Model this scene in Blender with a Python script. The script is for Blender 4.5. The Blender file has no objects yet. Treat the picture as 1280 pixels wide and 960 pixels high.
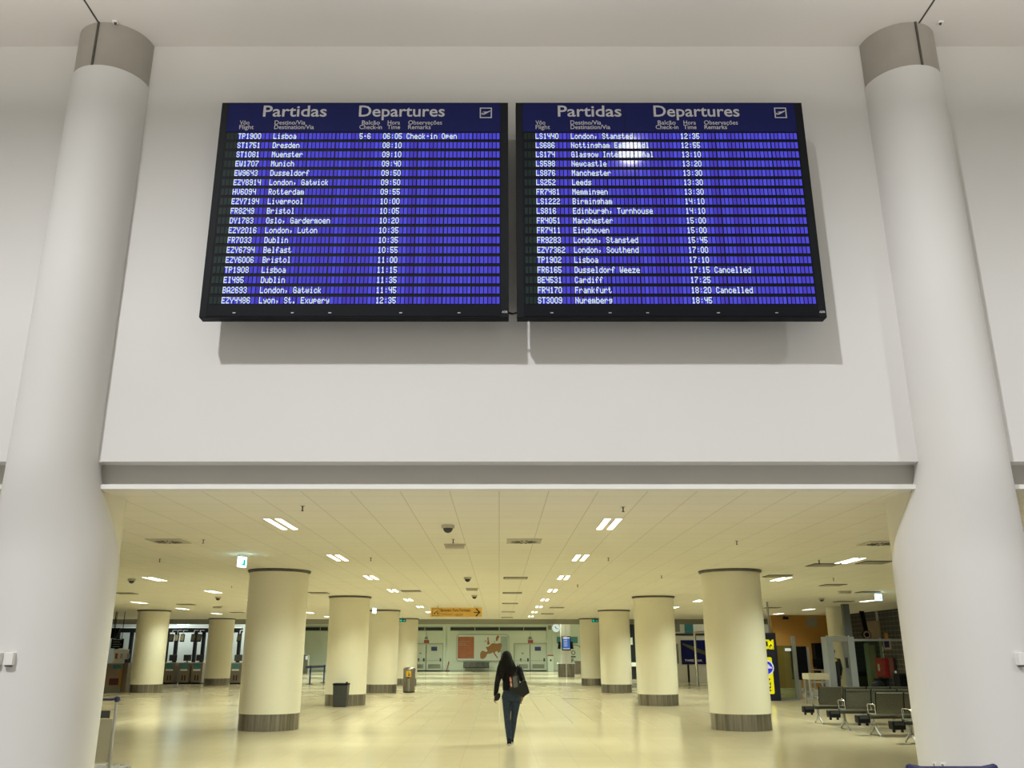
import bpy, bmesh, math, random
from mathutils import Vector, Matrix
random.seed(7)
SC = bpy.context.scene
COL = SC.collection
PI = math.pi

# ------------------------------------------------------------------ camera
EYE = 1.62
PITCH = math.radians(17.2)
FPX = 1090.0          # focal length in pixels of a 1280 wide frame
PPX, PPY = 624.0, 480.0
cam_d = bpy.data.cameras.new('camera')
cam = bpy.data.objects.new('camera', cam_d)
COL.objects.link(cam)
cam.location = (0, 0, EYE)
cam.rotation_euler = (PI / 2 + PITCH, 0, 0)
cam_d.sensor_width = 36.0
cam_d.lens = FPX / 1280.0 * 36.0
cam_d.shift_x = (640.0 - PPX) / 1280.0
cam_d.clip_end = 300
SC.camera = cam

# ------------------------------------------------------------------ view, world, big lights
SC.view_settings.view_transform = 'Standard'
SC.view_settings.look = 'None'
SC.view_settings.exposure = 0.0
SC.view_settings.gamma = 1.0
SC.view_settings.use_curve_mapping = False
SC.cycles.use_denoising = True
SC.cycles.sample_clamp_indirect = 6.0

WORLD_COL, WORLD_STR = (1.0, 0.965, 0.84), 0.43
w = bpy.data.worlds.new('hall_air'); SC.world = w
w.use_nodes = True
bg = w.node_tree.nodes['Background']
bg.inputs['Color'].default_value = (*WORLD_COL, 1)
bg.inputs['Strength'].default_value = WORLD_STR

def lamp(name, kind, loc, power, color=(1, 1, 1), size=1.0, target=None, size_y=None):
    d = bpy.data.lights.new(name, kind)
    d.energy = power; d.color = color
    if kind == 'AREA':
        d.size = size
        if size_y: d.shape = 'RECTANGLE'; d.size_y = size_y
        else: d.shape = 'DISK'
    elif kind == 'SPOT':
        d.shadow_soft_size = size; d.spot_size = math.radians(size_y or 60); d.spot_blend = 0.5
    else:
        d.shadow_soft_size = size
    o = bpy.data.objects.new(name, d); COL.objects.link(o)
    o.location = loc
    if target is not None:
        o.rotation_euler = (Vector(target) - Vector(loc)).to_track_quat('-Z', 'Y').to_euler()
    return o

# floodlights high in the open front hall
lamp('floodlight_west', 'SPOT', (-13, -15, 30), 36000, (0.98, 0.985, 1.0), 0.62, (0, 10, 4.5), 54)
lamp('floodlight_east', 'SPOT', (29, -13, 29), 17000, (0.98, 0.985, 1.0), 0.62, (7.5, 10, 4.0), 27)
# fill lamps added for the front hall: downward, then upward
for _x in (-8, 0, 8):
    lamp('floor_bounce_fill', 'SPOT', (_x, -2, 20), 11000, (1.0, 0.985, 0.96), 1.0, (_x, -2, 0), 52)  # unseen lamp added to bounce light off the hall floor
for _x in (-11, -5.5, 0, 5.5, 11):
    lamp('ceiling_fill', 'AREA', (_x, 6.0, 7.3), 190, (1.0, 0.95, 0.87), 1.5, (_x, 4.2, 13.0))  # unseen fill aimed up to brighten the hall ceiling
# round high-bay lamp that mirrors in the right-hand board
lamp('high_bay_lamp', 'AREA', (3.75, -2.3, 15.3), 42, (1, 0.99, 0.97), 0.70, (1.64, 9.75, 7.75))
# rear hall (above the bulkhead line): wall fill, then fluorescent rows
for _x, _p in ((-20, 260), (-14.5, 260), (14, 70)):
    lamp('check_in_tube', 'AREA', (_x, 53.0, 4.6), _p, (0.92, 1.0, 0.95), 0.5, (_x, 53.0, 0), 4.0)
for _x in (-14, -5, 4, 12):
    for _y in (58, 70, 82):
        lamp('rear_hall_tube', 'AREA', (_x, _y, 4.6), 420, (0.84, 1.0, 0.82), 0.5, (_x, _y, 0), 5.0).data.spread = math.radians(145)

# ------------------------------------------------------------------ helpers
def at(u, v, Y):
    """point at depth Y seen at picture position (u, v)"""
    a = (u - PPX) / FPX; b = -(v - PPY) / FPX
    dy = math.cos(PITCH) - b * math.sin(PITCH)
    dz = math.sin(PITCH) + b * math.cos(PITCH)
    return Vector((a / dy * Y, Y, EYE + dz / dy * Y))

def onx(u, v, X):
    a = (u - PPX) / FPX; b = -(v - PPY) / FPX
    dy = math.cos(PITCH) - b * math.sin(PITCH)
    return at(u, v, X / (a / dy))

def ground(u, v):
    b = -(v - PPY) / FPX
    dy = math.cos(PITCH) - b * math.sin(PITCH)
    dz = math.sin(PITCH) + b * math.cos(PITCH)
    return at(u, v, -EYE / (dz / dy))

ORG = {}
class MB:
    def __init__(s): s.v = []; s.f = []; s.m = []; s.mi = 0
    def face(s, pts):
        n = len(s.v); s.v += [tuple(p) for p in pts]
        s.f.append(tuple(range(n, n + len(pts)))); s.m.append(s.mi)
    def box(s, x0, x1, y0, y1, z0, z1):
        if x0 > x1: x0, x1 = x1, x0
        if y0 > y1: y0, y1 = y1, y0
        if z0 > z1: z0, z1 = z1, z0
        n = len(s.v)
        s.v += [(x0,y0,z0),(x1,y0,z0),(x1,y1,z0),(x0,y1,z0),(x0,y0,z1),(x1,y0,z1),(x1,y1,z1),(x0,y1,z1)]
        for q in ((0,3,2,1),(4,5,6,7),(0,1,5,4),(1,2,6,5),(2,3,7,6),(3,0,4,7)):
            s.f.append(tuple(n + i for i in q)); s.m.append(s.mi)
        return s
    def obox(s, c, ax, ay, az):
        """box with centre c and half axis vectors"""
        c, ax, ay, az = Vector(c), Vector(ax), Vector(ay), Vector(az)
        n = len(s.v)
        for sx, sy, sz in ((-1,-1,-1),(1,-1,-1),(1,1,-1),(-1,1,-1),(-1,-1,1),(1,-1,1),(1,1,1),(-1,1,1)):
            s.v.append(tuple(c + ax*sx + ay*sy + az*sz))
        for q in ((0,3,2,1),(4,5,6,7),(0,1,5,4),(1,2,6,5),(2,3,7,6),(3,0,4,7)):
            s.f.append(tuple(n + i for i in q)); s.m.append(s.mi)
        return s
    def ring(s, pts):
        n = len(s.v); s.v += [tuple(p) for p in pts]; return list(range(n, n + len(pts)))
    def bridge(s, r0, r1, closed=True):
        k = len(r0)
        for i in range(k if closed else k - 1):
            j = (i + 1) % k
            s.f.append((r0[i], r0[j], r1[j], r1[i])); s.m.append(s.mi)
    def cap(s, r, flip=False):
        s.f.append(tuple(reversed(r)) if flip else tuple(r)); s.m.append(s.mi)
    def lathe(s, prof, cx, cy, n=48, caps=True):
        prev = None; first = None
        for r, z in prof:
            rg = s.ring([(cx + r*math.cos(2*PI*i/n), cy + r*math.sin(2*PI*i/n), z) for i in range(n)])
            if prev: s.bridge(prev, rg)
            else: first = rg
            prev = rg
        if caps: s.cap(first, True); s.cap(prev)
        return s
    def tube(s, pts, r, n=10, caps=True):
        pts = [Vector(p) for p in pts]
        rad = r if isinstance(r, (list, tuple)) else [r] * len(pts)
        prev = None; ref = None
        for i, p in enumerate(pts):
            if i == 0: d = pts[1] - p
            elif i == len(pts) - 1: d = p - pts[i-1]
            else: d = (pts[i+1] - p).normalized() + (p - pts[i-1]).normalized()
            d.normalize()
            if ref is None: ref = Vector((0, 0, 1)) if abs(d.z) < .9 else Vector((1, 0, 0))
            u = d.cross(ref).normalized(); w_ = u.cross(d).normalized(); ref = w_
            rg = s.ring([p + rad[i]*(u*math.cos(2*PI*k/n) + w_*math.sin(2*PI*k/n)) for k in range(n)])
            if prev: s.bridge(rg, prev)
            elif caps: s.cap(rg)
            prev = rg
        if caps: s.cap(prev, True)
        return s
    def rings(s, rg, n=20, caps=True):
        """rg: list of (cx, cy, z, rx, ry) horizontal ellipses"""
        prev = None; first = None
        for cx, cy, z, rx, ry in rg:
            r = s.ring([(cx + rx*math.cos(2*PI*i/n), cy + ry*math.sin(2*PI*i/n), z) for i in range(n)])
            if prev: s.bridge(prev, r)
            else: first = r
            prev = r
        if caps:
            s.cap(first, True); s.cap(prev)
        return s
    def prism(s, poly, y0, y1):
        """polygon of (x, z) extruded along y"""
        a = s.ring([(x, y0, z) for x, z in poly]); b = s.ring([(x, y1, z) for x, z in poly])
        s.bridge(a, b); s.cap(a, True); s.cap(b); return s
    def prismx(s, poly, x0, x1):
        a = s.ring([(x0, y, z) for y, z in poly]); b = s.ring([(x1, y, z) for y, z in poly])
        s.bridge(a, b); s.cap(a, True); s.cap(b); return s
    def build(s, name, mats, parent=None, smooth=False, bevel=0.0, seg=2, loc=None):
        me = bpy.data.meshes.new(name)
        if parent is not None: o0 = ORG[parent.name]
        elif loc is not None: o0 = Vector(loc)
        else: o0 = Vector((0, 0, 0))
        me.from_pydata([tuple(Vector(p) - o0) for p in s.v], [], s.f)
        if not isinstance(mats, (list, tuple)): mats = [mats]
        for m in mats: me.materials.append(m)
        if len(mats) > 1: me.polygons.foreach_set('material_index', s.m)
        bm = bmesh.new(); bm.from_mesh(me)
        bmesh.ops.recalc_face_normals(bm, faces=bm.faces)
        bm.to_mesh(me); bm.free()
        me.update()
        if smooth:
            for p in me.polygons: p.use_smooth = True
            try: me.set_sharp_from_angle(angle=math.radians(40))
            except Exception: pass
        o = bpy.data.objects.new(name, me); COL.objects.link(o)
        if parent is not None: o.parent = parent
        else: o.location = o0
        ORG[o.name] = o0
        if bevel:
            b = o.modifiers.new('bevel', 'BEVEL'); b.width = bevel; b.segments = seg; b.limit_method = 'ANGLE'
        return o

def tag(o, label, cat, group=None, kind='thing'):
    o['label'] = label; o['category'] = cat
    if group: o['group'] = group
    if kind: o['kind'] = kind
    return o
def thing(name, loc, label, cat, group=None):
    o = bpy.data.objects.new(name, None); COL.objects.link(o)
    o.empty_display_size = .2
    o.location = loc; ORG[o.name] = Vector(loc)
    return tag(o, label, cat, group)
def struct(o):
    o['kind'] = 'structure'; return o
def copy_tree(o, loc=None, parent=None):   # a thing, its parts and their sub-parts
    c = o.copy(); COL.objects.link(c)
    if parent is not None: c.parent = parent
    if loc is not None: c.location = loc
    ORG[c.name] = Vector(loc) if loc is not None else ORG[parent.name]
    for ch in list(o.children): copy_tree(ch, None, c)
    return c
ORD = ['first','second','third','fourth','fifth','sixth','seventh','eighth','ninth','tenth']

# ------------------------------------------------------------------ materials
def mat(name, col, rough=.5, metal=0.0, spec=.5, noise=None, bump=0.0, emit=None, estr=0.0, coat=0.0, alpha=None, trans=0.0):
    m = bpy.data.materials.new(name); m.use_nodes = True
    nt = m.node_tree; p = nt.nodes['Principled BSDF']
    p.inputs['Base Color'].default_value = (*col, 1)
    p.inputs['Roughness'].default_value = rough
    p.inputs['Metallic'].default_value = metal
    p.inputs['Specular IOR Level'].default_value = spec
    p.inputs['Coat Weight'].default_value = coat
    p.inputs['Coat Roughness'].default_value = .03
    p.inputs['Transmission Weight'].default_value = trans
    if alpha is not None: p.inputs['Alpha'].default_value = alpha
    if emit:
        p.inputs['Emission Color'].default_value = (*emit, 1)
        p.inputs['Emission Strength'].default_value = estr
    if noise:
        scale, amt = noise[0], noise[1]
        stretch = noise[2] if len(noise) > 2 else (1, 1, 1)
        tc = nt.nodes.new('ShaderNodeTexCoord'); mp = nt.nodes.new('ShaderNodeMapping')
        mp.inputs['Scale'].default_value = stretch
        n = nt.nodes.new('ShaderNodeTexNoise'); n.inputs['Scale'].default_value = scale; n.inputs['Detail'].default_value = 4
        nt.links.new(tc.outputs['Object'], mp.inputs[0]); nt.links.new(mp.outputs[0], n.inputs['Vector'])
        r = nt.nodes.new('ShaderNodeMapRange')
        r.inputs['From Min'].default_value = .25; r.inputs['From Max'].default_value = .75
        r.inputs['To Min'].default_value = 1 - amt; r.inputs['To Max'].default_value = 1 + amt
        nt.links.new(n.outputs['Fac'], r.inputs['Value'])
        mx = nt.nodes.new('ShaderNodeVectorMath'); mx.operation = 'SCALE'
        mx.inputs[0].default_value = col
        nt.links.new(r.outputs[0], mx.inputs['Scale']); nt.links.new(mx.outputs[0], p.inputs['Base Color'])
        if bump:
            bp = nt.nodes.new('ShaderNodeBump'); bp.inputs['Strength'].default_value = bump
            bp.inputs['Distance'].default_value = .01
            nt.links.new(n.outputs['Fac'], bp.inputs['Height']); nt.links.new(bp.outputs[0], p.inputs['Normal'])
    return m

def grid_mat(name, base, line, bw, rh, mortar, rough=.5, spec=.5, noise=.04, side=False, offset=0.0, coord='Object', nscale=1.5, nstretch=(1,1,1), rough_var=0.0):
    m = mat(name, base, rough, spec=spec); nt = m.node_tree; p = nt.nodes['Principled BSDF']
    tc = nt.nodes.new('ShaderNodeTexCoord'); mp = nt.nodes.new('ShaderNodeMapping')
    b = nt.nodes.new('ShaderNodeTexBrick'); b.offset = offset; b.squash = 1
    b.inputs['Scale'].default_value = 1; b.inputs['Brick Width'].default_value = bw; b.inputs['Row Height'].default_value = rh
    b.inputs['Mortar Size'].default_value = mortar; b.inputs['Mortar Smooth'].default_value = .1; b.inputs['Bias'].default_value = 0
    b.inputs['Color1'].default_value = (*[c*(1-noise) for c in base], 1); b.inputs['Color2'].default_value = (*[min(1, c*(1+noise)) for c in base], 1)
    b.inputs['Mortar'].default_value = (*line, 1)
    if side:
        sp = nt.nodes.new('ShaderNodeSeparateXYZ'); cb = nt.nodes.new('ShaderNodeCombineXYZ')
        nt.links.new(tc.outputs[coord], sp.inputs[0]); nt.links.new(sp.outputs['Y'], cb.inputs['X']); nt.links.new(sp.outputs['Z'], cb.inputs['Y']); nt.links.new(cb.outputs[0], mp.inputs[0])
    else: nt.links.new(tc.outputs[coord], mp.inputs[0])
    nt.links.new(mp.outputs[0], b.inputs['Vector'])
    mp2 = nt.nodes.new('ShaderNodeMapping'); mp2.inputs['Scale'].default_value = nstretch
    n = nt.nodes.new('ShaderNodeTexNoise'); n.inputs['Scale'].default_value = nscale; n.inputs['Detail'].default_value = 5
    nt.links.new(tc.outputs[coord], mp2.inputs[0]); nt.links.new(mp2.outputs[0], n.inputs['Vector'])
    r = nt.nodes.new('ShaderNodeMapRange'); r.inputs['To Min'].default_value = 1 - 2*noise; r.inputs['To Max'].default_value = 1 + 2*noise
    r.inputs['From Min'].default_value = .25; r.inputs['From Max'].default_value = .75
    nt.links.new(n.outputs['Fac'], r.inputs['Value'])
    mx = nt.nodes.new('ShaderNodeVectorMath'); mx.operation = 'SCALE'
    nt.links.new(b.outputs['Color'], mx.inputs[0]); nt.links.new(r.outputs[0], mx.inputs['Scale'])
    nt.links.new(mx.outputs[0], p.inputs['Base Color'])
    if rough_var:
        r2 = nt.nodes.new('ShaderNodeMapRange'); r2.inputs['To Min'].default_value = rough - rough_var; r2.inputs['To Max'].default_value = rough + rough_var
        r2.inputs['From Min'].default_value = .3; r2.inputs['From Max'].default_value = .7
        nt.links.new(n.outputs['Fac'], r2.inputs['Value']); nt.links.new(r2.outputs[0], p.inputs['Roughness'])
    return m

def emit_mat(name, col, strength):
    m = bpy.data.materials.new(name); m.use_nodes = True; nt = m.node_tree
    nt.nodes.clear()
    o = nt.nodes.new('ShaderNodeOutputMaterial'); e = nt.nodes.new('ShaderNodeEmission')
    e.inputs['Color'].default_value = (*col, 1); e.inputs['Strength'].default_value = strength
    nt.links.new(e.outputs[0], o.inputs['Surface']); return m

M = {}
M['wall'] = mat('white_plaster', (.70, .685, .665), .6, spec=.25, noise=(.8, .012))
M['hallceil'] = mat('white_ceiling_paint', (.73, .70, .66), .7, spec=.2, noise=(.5, .015))
M['fascia'] = mat('grey_fascia_paint', (.50, .475, .43), .6, spec=.2, noise=(2, .02))
M['strip'] = mat('white_enamel', (.80, .79, .76), .4, spec=.3, noise=(2, .01))
M['tiles'] = grid_mat('ceiling_tiles', (.87, .845, .75), (.66, .64, .55), .6, .6, .007, .8, .15, .01, nscale=.5)
M['floor'] = grid_mat('polished_stone_floor', (.56, .475, .325), (.50, .425, .29), .6, .6, .006, .16, .36, .02, nscale=.7, nstretch=(.6, 1.0, 1))
M['cream'] = mat('cream_column_paint', (.83, .79, .65), .45, spec=.3, noise=(1.2, .012))
M['steel'] = mat('brushed_steel', (.24, .22, .19), .36, metal=.75, noise=(5, .55, (3, 3, .12)))
M['darkring'] = mat('shadow_gap_metal', (.07, .065, .055), .6, noise=(9, .3))
M['capital'] = mat('grey_capital_panel', (.36, .335, .295), .45, spec=.3, noise=(3, .05))
M['black'] = mat('black_metal', (.006, .007, .010), .5, spec=.10, noise=(4, .1))
M['blackplastic'] = mat('black_plastic', (.009, .010, .012), .55, spec=.12, noise=(6, .1))
M['darkgap'] = mat('black_louvre', (.006, .006, .014), .6, spec=.2, noise=(6, .1))
M['navy'] = mat('navy_header_panel', (.014, .017, .095), .6, spec=.06, noise=(5, .05))
M['greytext'] = mat('pale_grey_lettering', (.52, .51, .53), .6, noise=(9, .02))
M['chrome'] = mat('chrome', (.72, .71, .69), .16, metal=1.0, noise=(5, .03))
M['alu'] = mat('brushed_aluminium', (.40, .41, .43), .4, metal=.6, noise=(5, .06))
M['darksteel'] = mat('perforated_dark_steel', (.085, .085, .070), .5, metal=.2, noise=(60, .25))
M['white'] = mat('white_plastic', (.78, .77, .74), .4, noise=(4, .01))
M['paleback'] = mat('pale_green_wall', (.62, .68, .58), .6, spec=.25, noise=(.6, .02))
M['doorpaint'] = mat('pale_door_paint', (.53, .58, .49), .5, noise=(1, .02))
M['doorframe'] = mat('door_frame_paint', (.36, .40, .33), .5, noise=(1, .02))
M['louvre'] = mat('door_louvre', (.26, .27, .22), .5, noise=(20, .15, (.2, .2, 5)))
M['bulk'] = mat('grey_bulkhead_paint', (.30, .30, .25), .6, noise=(1, .02))
M['darkglass'] = mat('dark_glass', (.012, .016, .017), .12, spec=.6, noise=(2, .1))
M['red'] = mat('red_enamel', (.50, .025, .035), .4, noise=(3, .04))
M['rednotice'] = mat('dull_red_sign', (.34, .06, .05), .5, noise=(8, .06))
M['blueplate'] = mat('blue_plate', (.02, .035, .15), .4, noise=(8, .05))
M['teal'] = mat('teal_panel', (.05, .22, .24), .4, noise=(4, .05))
M['orange'] = mat('orange_wall_paint', (.42, .21, .045), .6, noise=(1, .03))
M['yellow'] = mat('yellow_sign', (.85, .80, .01), .4, noise=(6, .02), emit=(.95, .9, .0), estr=.45)
M['signyellow'] = mat('amber_sign_panel', (.58, .34, .055), .5, noise=(5, .03), emit=(.6, .34, .06), estr=.18)
M['ink'] = mat('black_ink', (.02, .016, .012), .6, noise=(9, .05))
M['inkbrown'] = mat('dark_brown_ink', (.16, .09, .03), .6, noise=(9, .05))
M['rust'] = mat('rust_print', (.36, .12, .055), .55, noise=(3, .10))
M['rust2'] = mat('brown_print', (.32, .16, .06), .55, noise=(3, .08))
M['mapgrey'] = mat('grey_green_print', (.34, .42, .38), .5, noise=(3, .05))
M['mapwhite'] = mat('pale_print', (.62, .68, .64), .4, noise=(3, .02))
M['brown'] = mat('taupe_laminate', (.19, .155, .115), .5, noise=(3, .06))
M['brown2'] = mat('light_taupe_laminate', (.33, .25, .19), .5, noise=(3, .06))
M['maroon'] = mat('maroon_panel', (.09, .025, .025), .5, noise=(3, .06))
M['slat'] = grid_mat('dark_glazed_blocks', (.014, .019, .024), (.11, .13, .14), .40, .20, .016, .35, .3, .15, side=True, offset=0.0)
M['denim'] = mat('blue_denim', (.030, .042, .068), .8, spec=.2, noise=(30, .25), bump=.1)
M['jacket'] = mat('black_cloth', (.010, .010, .012), .85, spec=.2, noise=(25, .3), bump=.15)
M['hair'] = mat('black_brown_hair', (.007, .006, .005), .6, spec=.12, noise=(14, .4, (6, 6, .5)), bump=.6)
M['skin'] = mat('skin', (.42, .23, .15), .55, noise=(12, .06))
M['leather'] = mat('black_leather', (.010, .011, .010), .40, spec=.3, noise=(14, .2), bump=.1)
M['shoe'] = mat('white_rubber', (.62, .60, .52), .6, noise=(9, .04))
M['tube'] = emit_mat('lit_fluorescent_diffuser', (1.0, 1.0, .80), 7.0)
M['tubecool'] = emit_mat('lit_cool_diffuser', (1.0, .93, .82), 30.0)
M['exit'] = emit_mat('lit_exit_panel', (.55, .95, 1.0), 7.0)
M['exitgreen'] = emit_mat('lit_exit_green', (.0, .55, .35), 1.2)
M['screen'] = emit_mat('lit_blue_screen', (.08, .20, .55), .7)
M['screenpale'] = emit_mat('lit_pale_screen', (.75, .80, .75), .8)
M['glyph'] = emit_mat('lit_white_characters', (.80, .96, .96), .95)
M['kioskglow'] = mat('pale_lit_post', (.66, .72, .62), .4, noise=(3, .02))
M['navybox'] = mat('navy_cabinet', (.012, .015, .05), .4, noise=(4, .08))
M['bluelogo'] = mat('bright_blue_disc', (.01, .02, .60), .4, noise=(6, .03), emit=(.01, .03, .8), estr=.5)
M['whitelogo'] = mat('white_disc', (.85, .86, .88), .4, noise=(6, .02), emit=(.9, .92, 1), estr=.35)
M['handleblue'] = mat('violet_blue_plastic', (.014, .014, .065), .4, noise=(6, .08))
M['panelgrey'] = mat('grey_card_panel', (.36, .34, .27), .6, noise=(3, .04))
M['darkgrey'] = mat('dark_grey_plastic', (.035, .038, .04), .5, noise=(6, .15))
M['beltblue'] = mat('navy_belt', (.012, .014, .10), .6, noise=(8, .1))
M['deskwhite'] = mat('cream_tabletop', (.62, .58, .46), .4, noise=(4, .02))
M['uniform'] = mat('dark_uniform', (.008, .009, .012), .8, noise=(20, .2))
M['hivis'] = mat('yellow_badge', (.75, .62, .02), .6, noise=(8, .05))
M['vent'] = mat('grey_vent_frame', (.46, .43, .34), .5, noise=(6, .05))
M['ventdark'] = mat('dark_vent_slot', (.05, .047, .038), .6, noise=(20, .3))
M['unlit'] = mat('unlit_display_cell', (.013, .026, .024), .5, spec=.12, noise=(5, .2))
m = bpy.data.materials.new('booth_glass'); m.use_nodes = True; nt = m.node_tree; nt.nodes.clear()
_o = nt.nodes.new('ShaderNodeOutputMaterial'); _mix = nt.nodes.new('ShaderNodeMixShader'); _fr = nt.nodes.new('ShaderNodeFresnel')
_t = nt.nodes.new('ShaderNodeBsdfTransparent'); _g = nt.nodes.new('ShaderNodeBsdfGlossy')
_t.inputs['Color'].default_value = (.62, .74, .62, 1); _g.inputs['Roughness'].default_value = .02; _fr.inputs['IOR'].default_value = 1.6
nt.links.new(_fr.outputs[0], _mix.inputs[0]); nt.links.new(_t.outputs[0], _mix.inputs[1]); nt.links.new(_g.outputs[0], _mix.inputs[2]); nt.links.new(_mix.outputs[0], _o.inputs[0])
M['glass'] = m
# lit display cells: blue glow that differs a little from cell to cell, behind glossy glass
m = mat('lit_blue_cell', (.01, .01, .03), .06, spec=.5)
nt = m.node_tree; p = nt.nodes['Principled BSDF']
_geo = nt.nodes.new('ShaderNodeNewGeometry'); _ramp = nt.nodes.new('ShaderNodeValToRGB')
_ramp.color_ramp.elements[0].color = (.040, .020, .42, 1); _ramp.color_ramp.elements[1].color = (.060, .060, .68, 1)
nt.links.new(_geo.outputs['Random Per Island'], _ramp.inputs[0]); nt.links.new(_ramp.outputs[0], p.inputs['Emission Color'])
p.inputs['Emission Strength'].default_value = 1.0
M['cell'] = m

# ------------------------------------------------------------------ lettering helpers
def text_geo(body, bold=0.0):
    cu = bpy.data.curves.new('t', 'FONT'); cu.body = body; cu.resolution_u = 3; cu.offset = bold
    ob = bpy.data.objects.new('t', cu); COL.objects.link(ob)
    dg = bpy.context.evaluated_depsgraph_get(); dg.update()
    me = bpy.data.meshes.new_from_object(ob.evaluated_get(dg))
    vs = [v.co.copy() for v in me.vertices]; fs = [tuple(p.vertices) for p in me.polygons]
    bpy.data.objects.remove(ob); bpy.data.curves.remove(cu); bpy.data.meshes.remove(me)
    return vs, fs
CAPH = None
def put_text(mb, body, o, right, up, cap, width=None, bold=0.0, align='l'):
    """flat lettering starting at o; cap = capital height; width = total width or None"""
    global CAPH
    if CAPH is None:
        vs, _ = text_geo('H'); CAPH = max(v.y for v in vs) - min(v.y for v in vs)
    vs, fs = text_geo(body, bold)
    if not vs: return
    x0 = min(v.x for v in vs); x1 = max(v.x for v in vs)
    sz = cap / CAPH; sx = (width / (x1 - x0)) if width else sz
    W = (x1 - x0) * sx
    off = {'l': 0, 'c': -W / 2, 'r': -W}[align]
    o, right, up = Vector(o), Vector(right), Vector(up)
    n = len(mb.v)
    mb.v += [tuple(o + right * ((v.x - x0) * sx + off) + up * (v.y * sz)) for v in vs]
    for f in fs: mb.f.append(tuple(n + i for i in f)); mb.m.append(mb.mi)
    return W

FONT = {k: [int(b, 16) for b in v.split()] for k, v in {
' ':'0 0 0 0 0', ',':'0 50 30 0 0', '-':'0 8 8 8 0', '.':'0 60 60 0 0', ':':'0 0 24 0 0',
'0':'3E 41 41 41 3E','1':'0 42 7F 40 0','2':'62 51 49 49 46','3':'22 41 49 49 36','4':'7 8 8 8 7F','5':'2F 49 49 49 31',
'6':'3E 49 49 49 32','7':'1 71 9 5 3','8':'36 49 49 49 36','9':'26 49 49 49 3E',
'A':'7E 11 11 11 7E','B':'7F 49 49 49 36','C':'3E 41 41 41 22','D':'7F 41 41 41 3E','E':'7F 49 49 49 41','F':'7F 9 9 9 1',
'G':'3E 41 49 49 7A','H':'7F 8 8 8 7F','I':'0 41 7F 41 0','K':'7F 8 14 22 41','L':'7F 40 40 40 40','M':'7F 2 C 2 7F',
'N':'7F 4 8 10 7F','O':'3E 41 41 41 3E','P':'7F 9 9 9 6','R':'7F 9 19 29 46','S':'26 49 49 49 32','T':'1 1 7F 1 1',
'V':'1F 20 40 20 1F','W':'3F 40 38 40 3F','Y':'7 8 70 8 7','Z':'61 51 49 45 43',
'a':'20 54 54 54 78','b':'7F 44 44 44 38','c':'38 44 44 44 28','d':'38 44 44 44 7F','e':'38 54 54 54 58','f':'8 7E 9 1 2',
'g':'8 54 54 54 3C','h':'7F 4 4 4 78','i':'0 44 7D 40 0','k':'7F 10 28 44 0','l':'0 41 7F 40 0','m':'7C 4 78 4 78',
'n':'7C 4 4 4 78','o':'38 44 44 44 38','p':'7C 14 14 14 8','r':'7C 8 4 4 8','s':'48 54 54 54 24','t':'4 3F 44 40 20',
'u':'3C 40 40 40 7C','v':'1C 20 40 20 1C','w':'3C 40 38 40 3C','x':'44 28 10 28 44','y':'C 50 50 50 3C','z':'44 64 54 4C 44'}.items()}

# ------------------------------------------------------------------ structure
YW = 10.2           # front face of the high wall
ZC = 3.5            # lower ceiling
ZH = 9.69           # ceiling of the front hall
ZB = EYE + .2147 * YW   # bottom edge of the high wall
b = MB(); b.box(-34, 34, 10.2, 92, -.25, 0); struct(b.build('floor', M['floor']))
b = MB(); b.box(-34, 34, -16, 10.2, -.25, 0); struct(b.build('floor', mat('pale_hall_floor', (.34, .33, .31), .3, noise=(1, .04))))
b = MB(); b.box(-16, 16, YW, YW + .22, ZB, ZH + .3); struct(b.build('wall_front', M['wall']))
b = MB(); b.box(-16, 16, 9.0, YW, ZH, ZH + .3); struct(b.build('ceiling', M['hallceil']))
b = MB(); b.box(-34, 44, -6.35, -6.05, 22.2, 29); struct(b.build('light_blocker', M['wall']))   # unseen blocker added to fade the floodlights towards the wall top
for _i, _x in enumerate((-5.36, 5.62)):
    b = MB(); b.box(_x - .012, _x + .012, 9.0, 9.75, ZH - .004, ZH + .02); struct(b.build('trim_%d' % (_i + 4), M['darkring']))
b = MB(); b.box(-16, 16, YW + .22, YW + .42, ZC + .06, ZB + .3); struct(b.build('trim_1', M['fascia']))
b = MB(); b.box(-16, 16, YW + .07, YW + .23, ZC - .006, ZC + .048); struct(b.build('trim_2', M['strip']))
b = MB(); b.box(-34, 34, YW + .22, 51.2, ZC, ZC + .06); struct(b.build('ceiling', M['tiles']))
b = MB(); b.box(-34, 34, 51.2, 51.5, 3.23, 5.0); struct(b.build('wall_bulkhead', M['bulk']))
b = MB(); b.box(-34, 34, 51.5, 92, 4.85, 5.0); struct(b.build('ceiling', M['hallceil']))
YB = 89.0
b = MB(); b.box(-34, 34, YB, YB + .3, 0, 5.0); struct(b.build('wall_back', M['paleback']))
b = MB(); b.box(-34, -33.7, YW + .2, 89, 0, 5.0); struct(b.build('wall_left', M['paleback']))
b = MB(); b.box(-34, 34, YB - .06, YB, 0, .12); struct(b.build('baseboard_back', M['doorframe']))
# right-hand side wall of glazed dark blocks
XR = 17.3
b = MB(); b.box(XR, XR + .3, YW + .2, 60, 0, ZC); struct(b.build('wall_right', M['slat']))
# orange wall across the right-hand side area
YO = 46.0
b = MB(); b.box(13.85, XR, YO, YO + .25, 0, ZC); struct(b.build('wall_orange', M['orange']))
# white cross wall further back on the right
YX = 55.0
b = MB(); b.box(at(846, 850, YX).x, 34, YX, YX + .25, 0, 5.0); struct(b.build('wall_cross', M['cream']))

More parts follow.
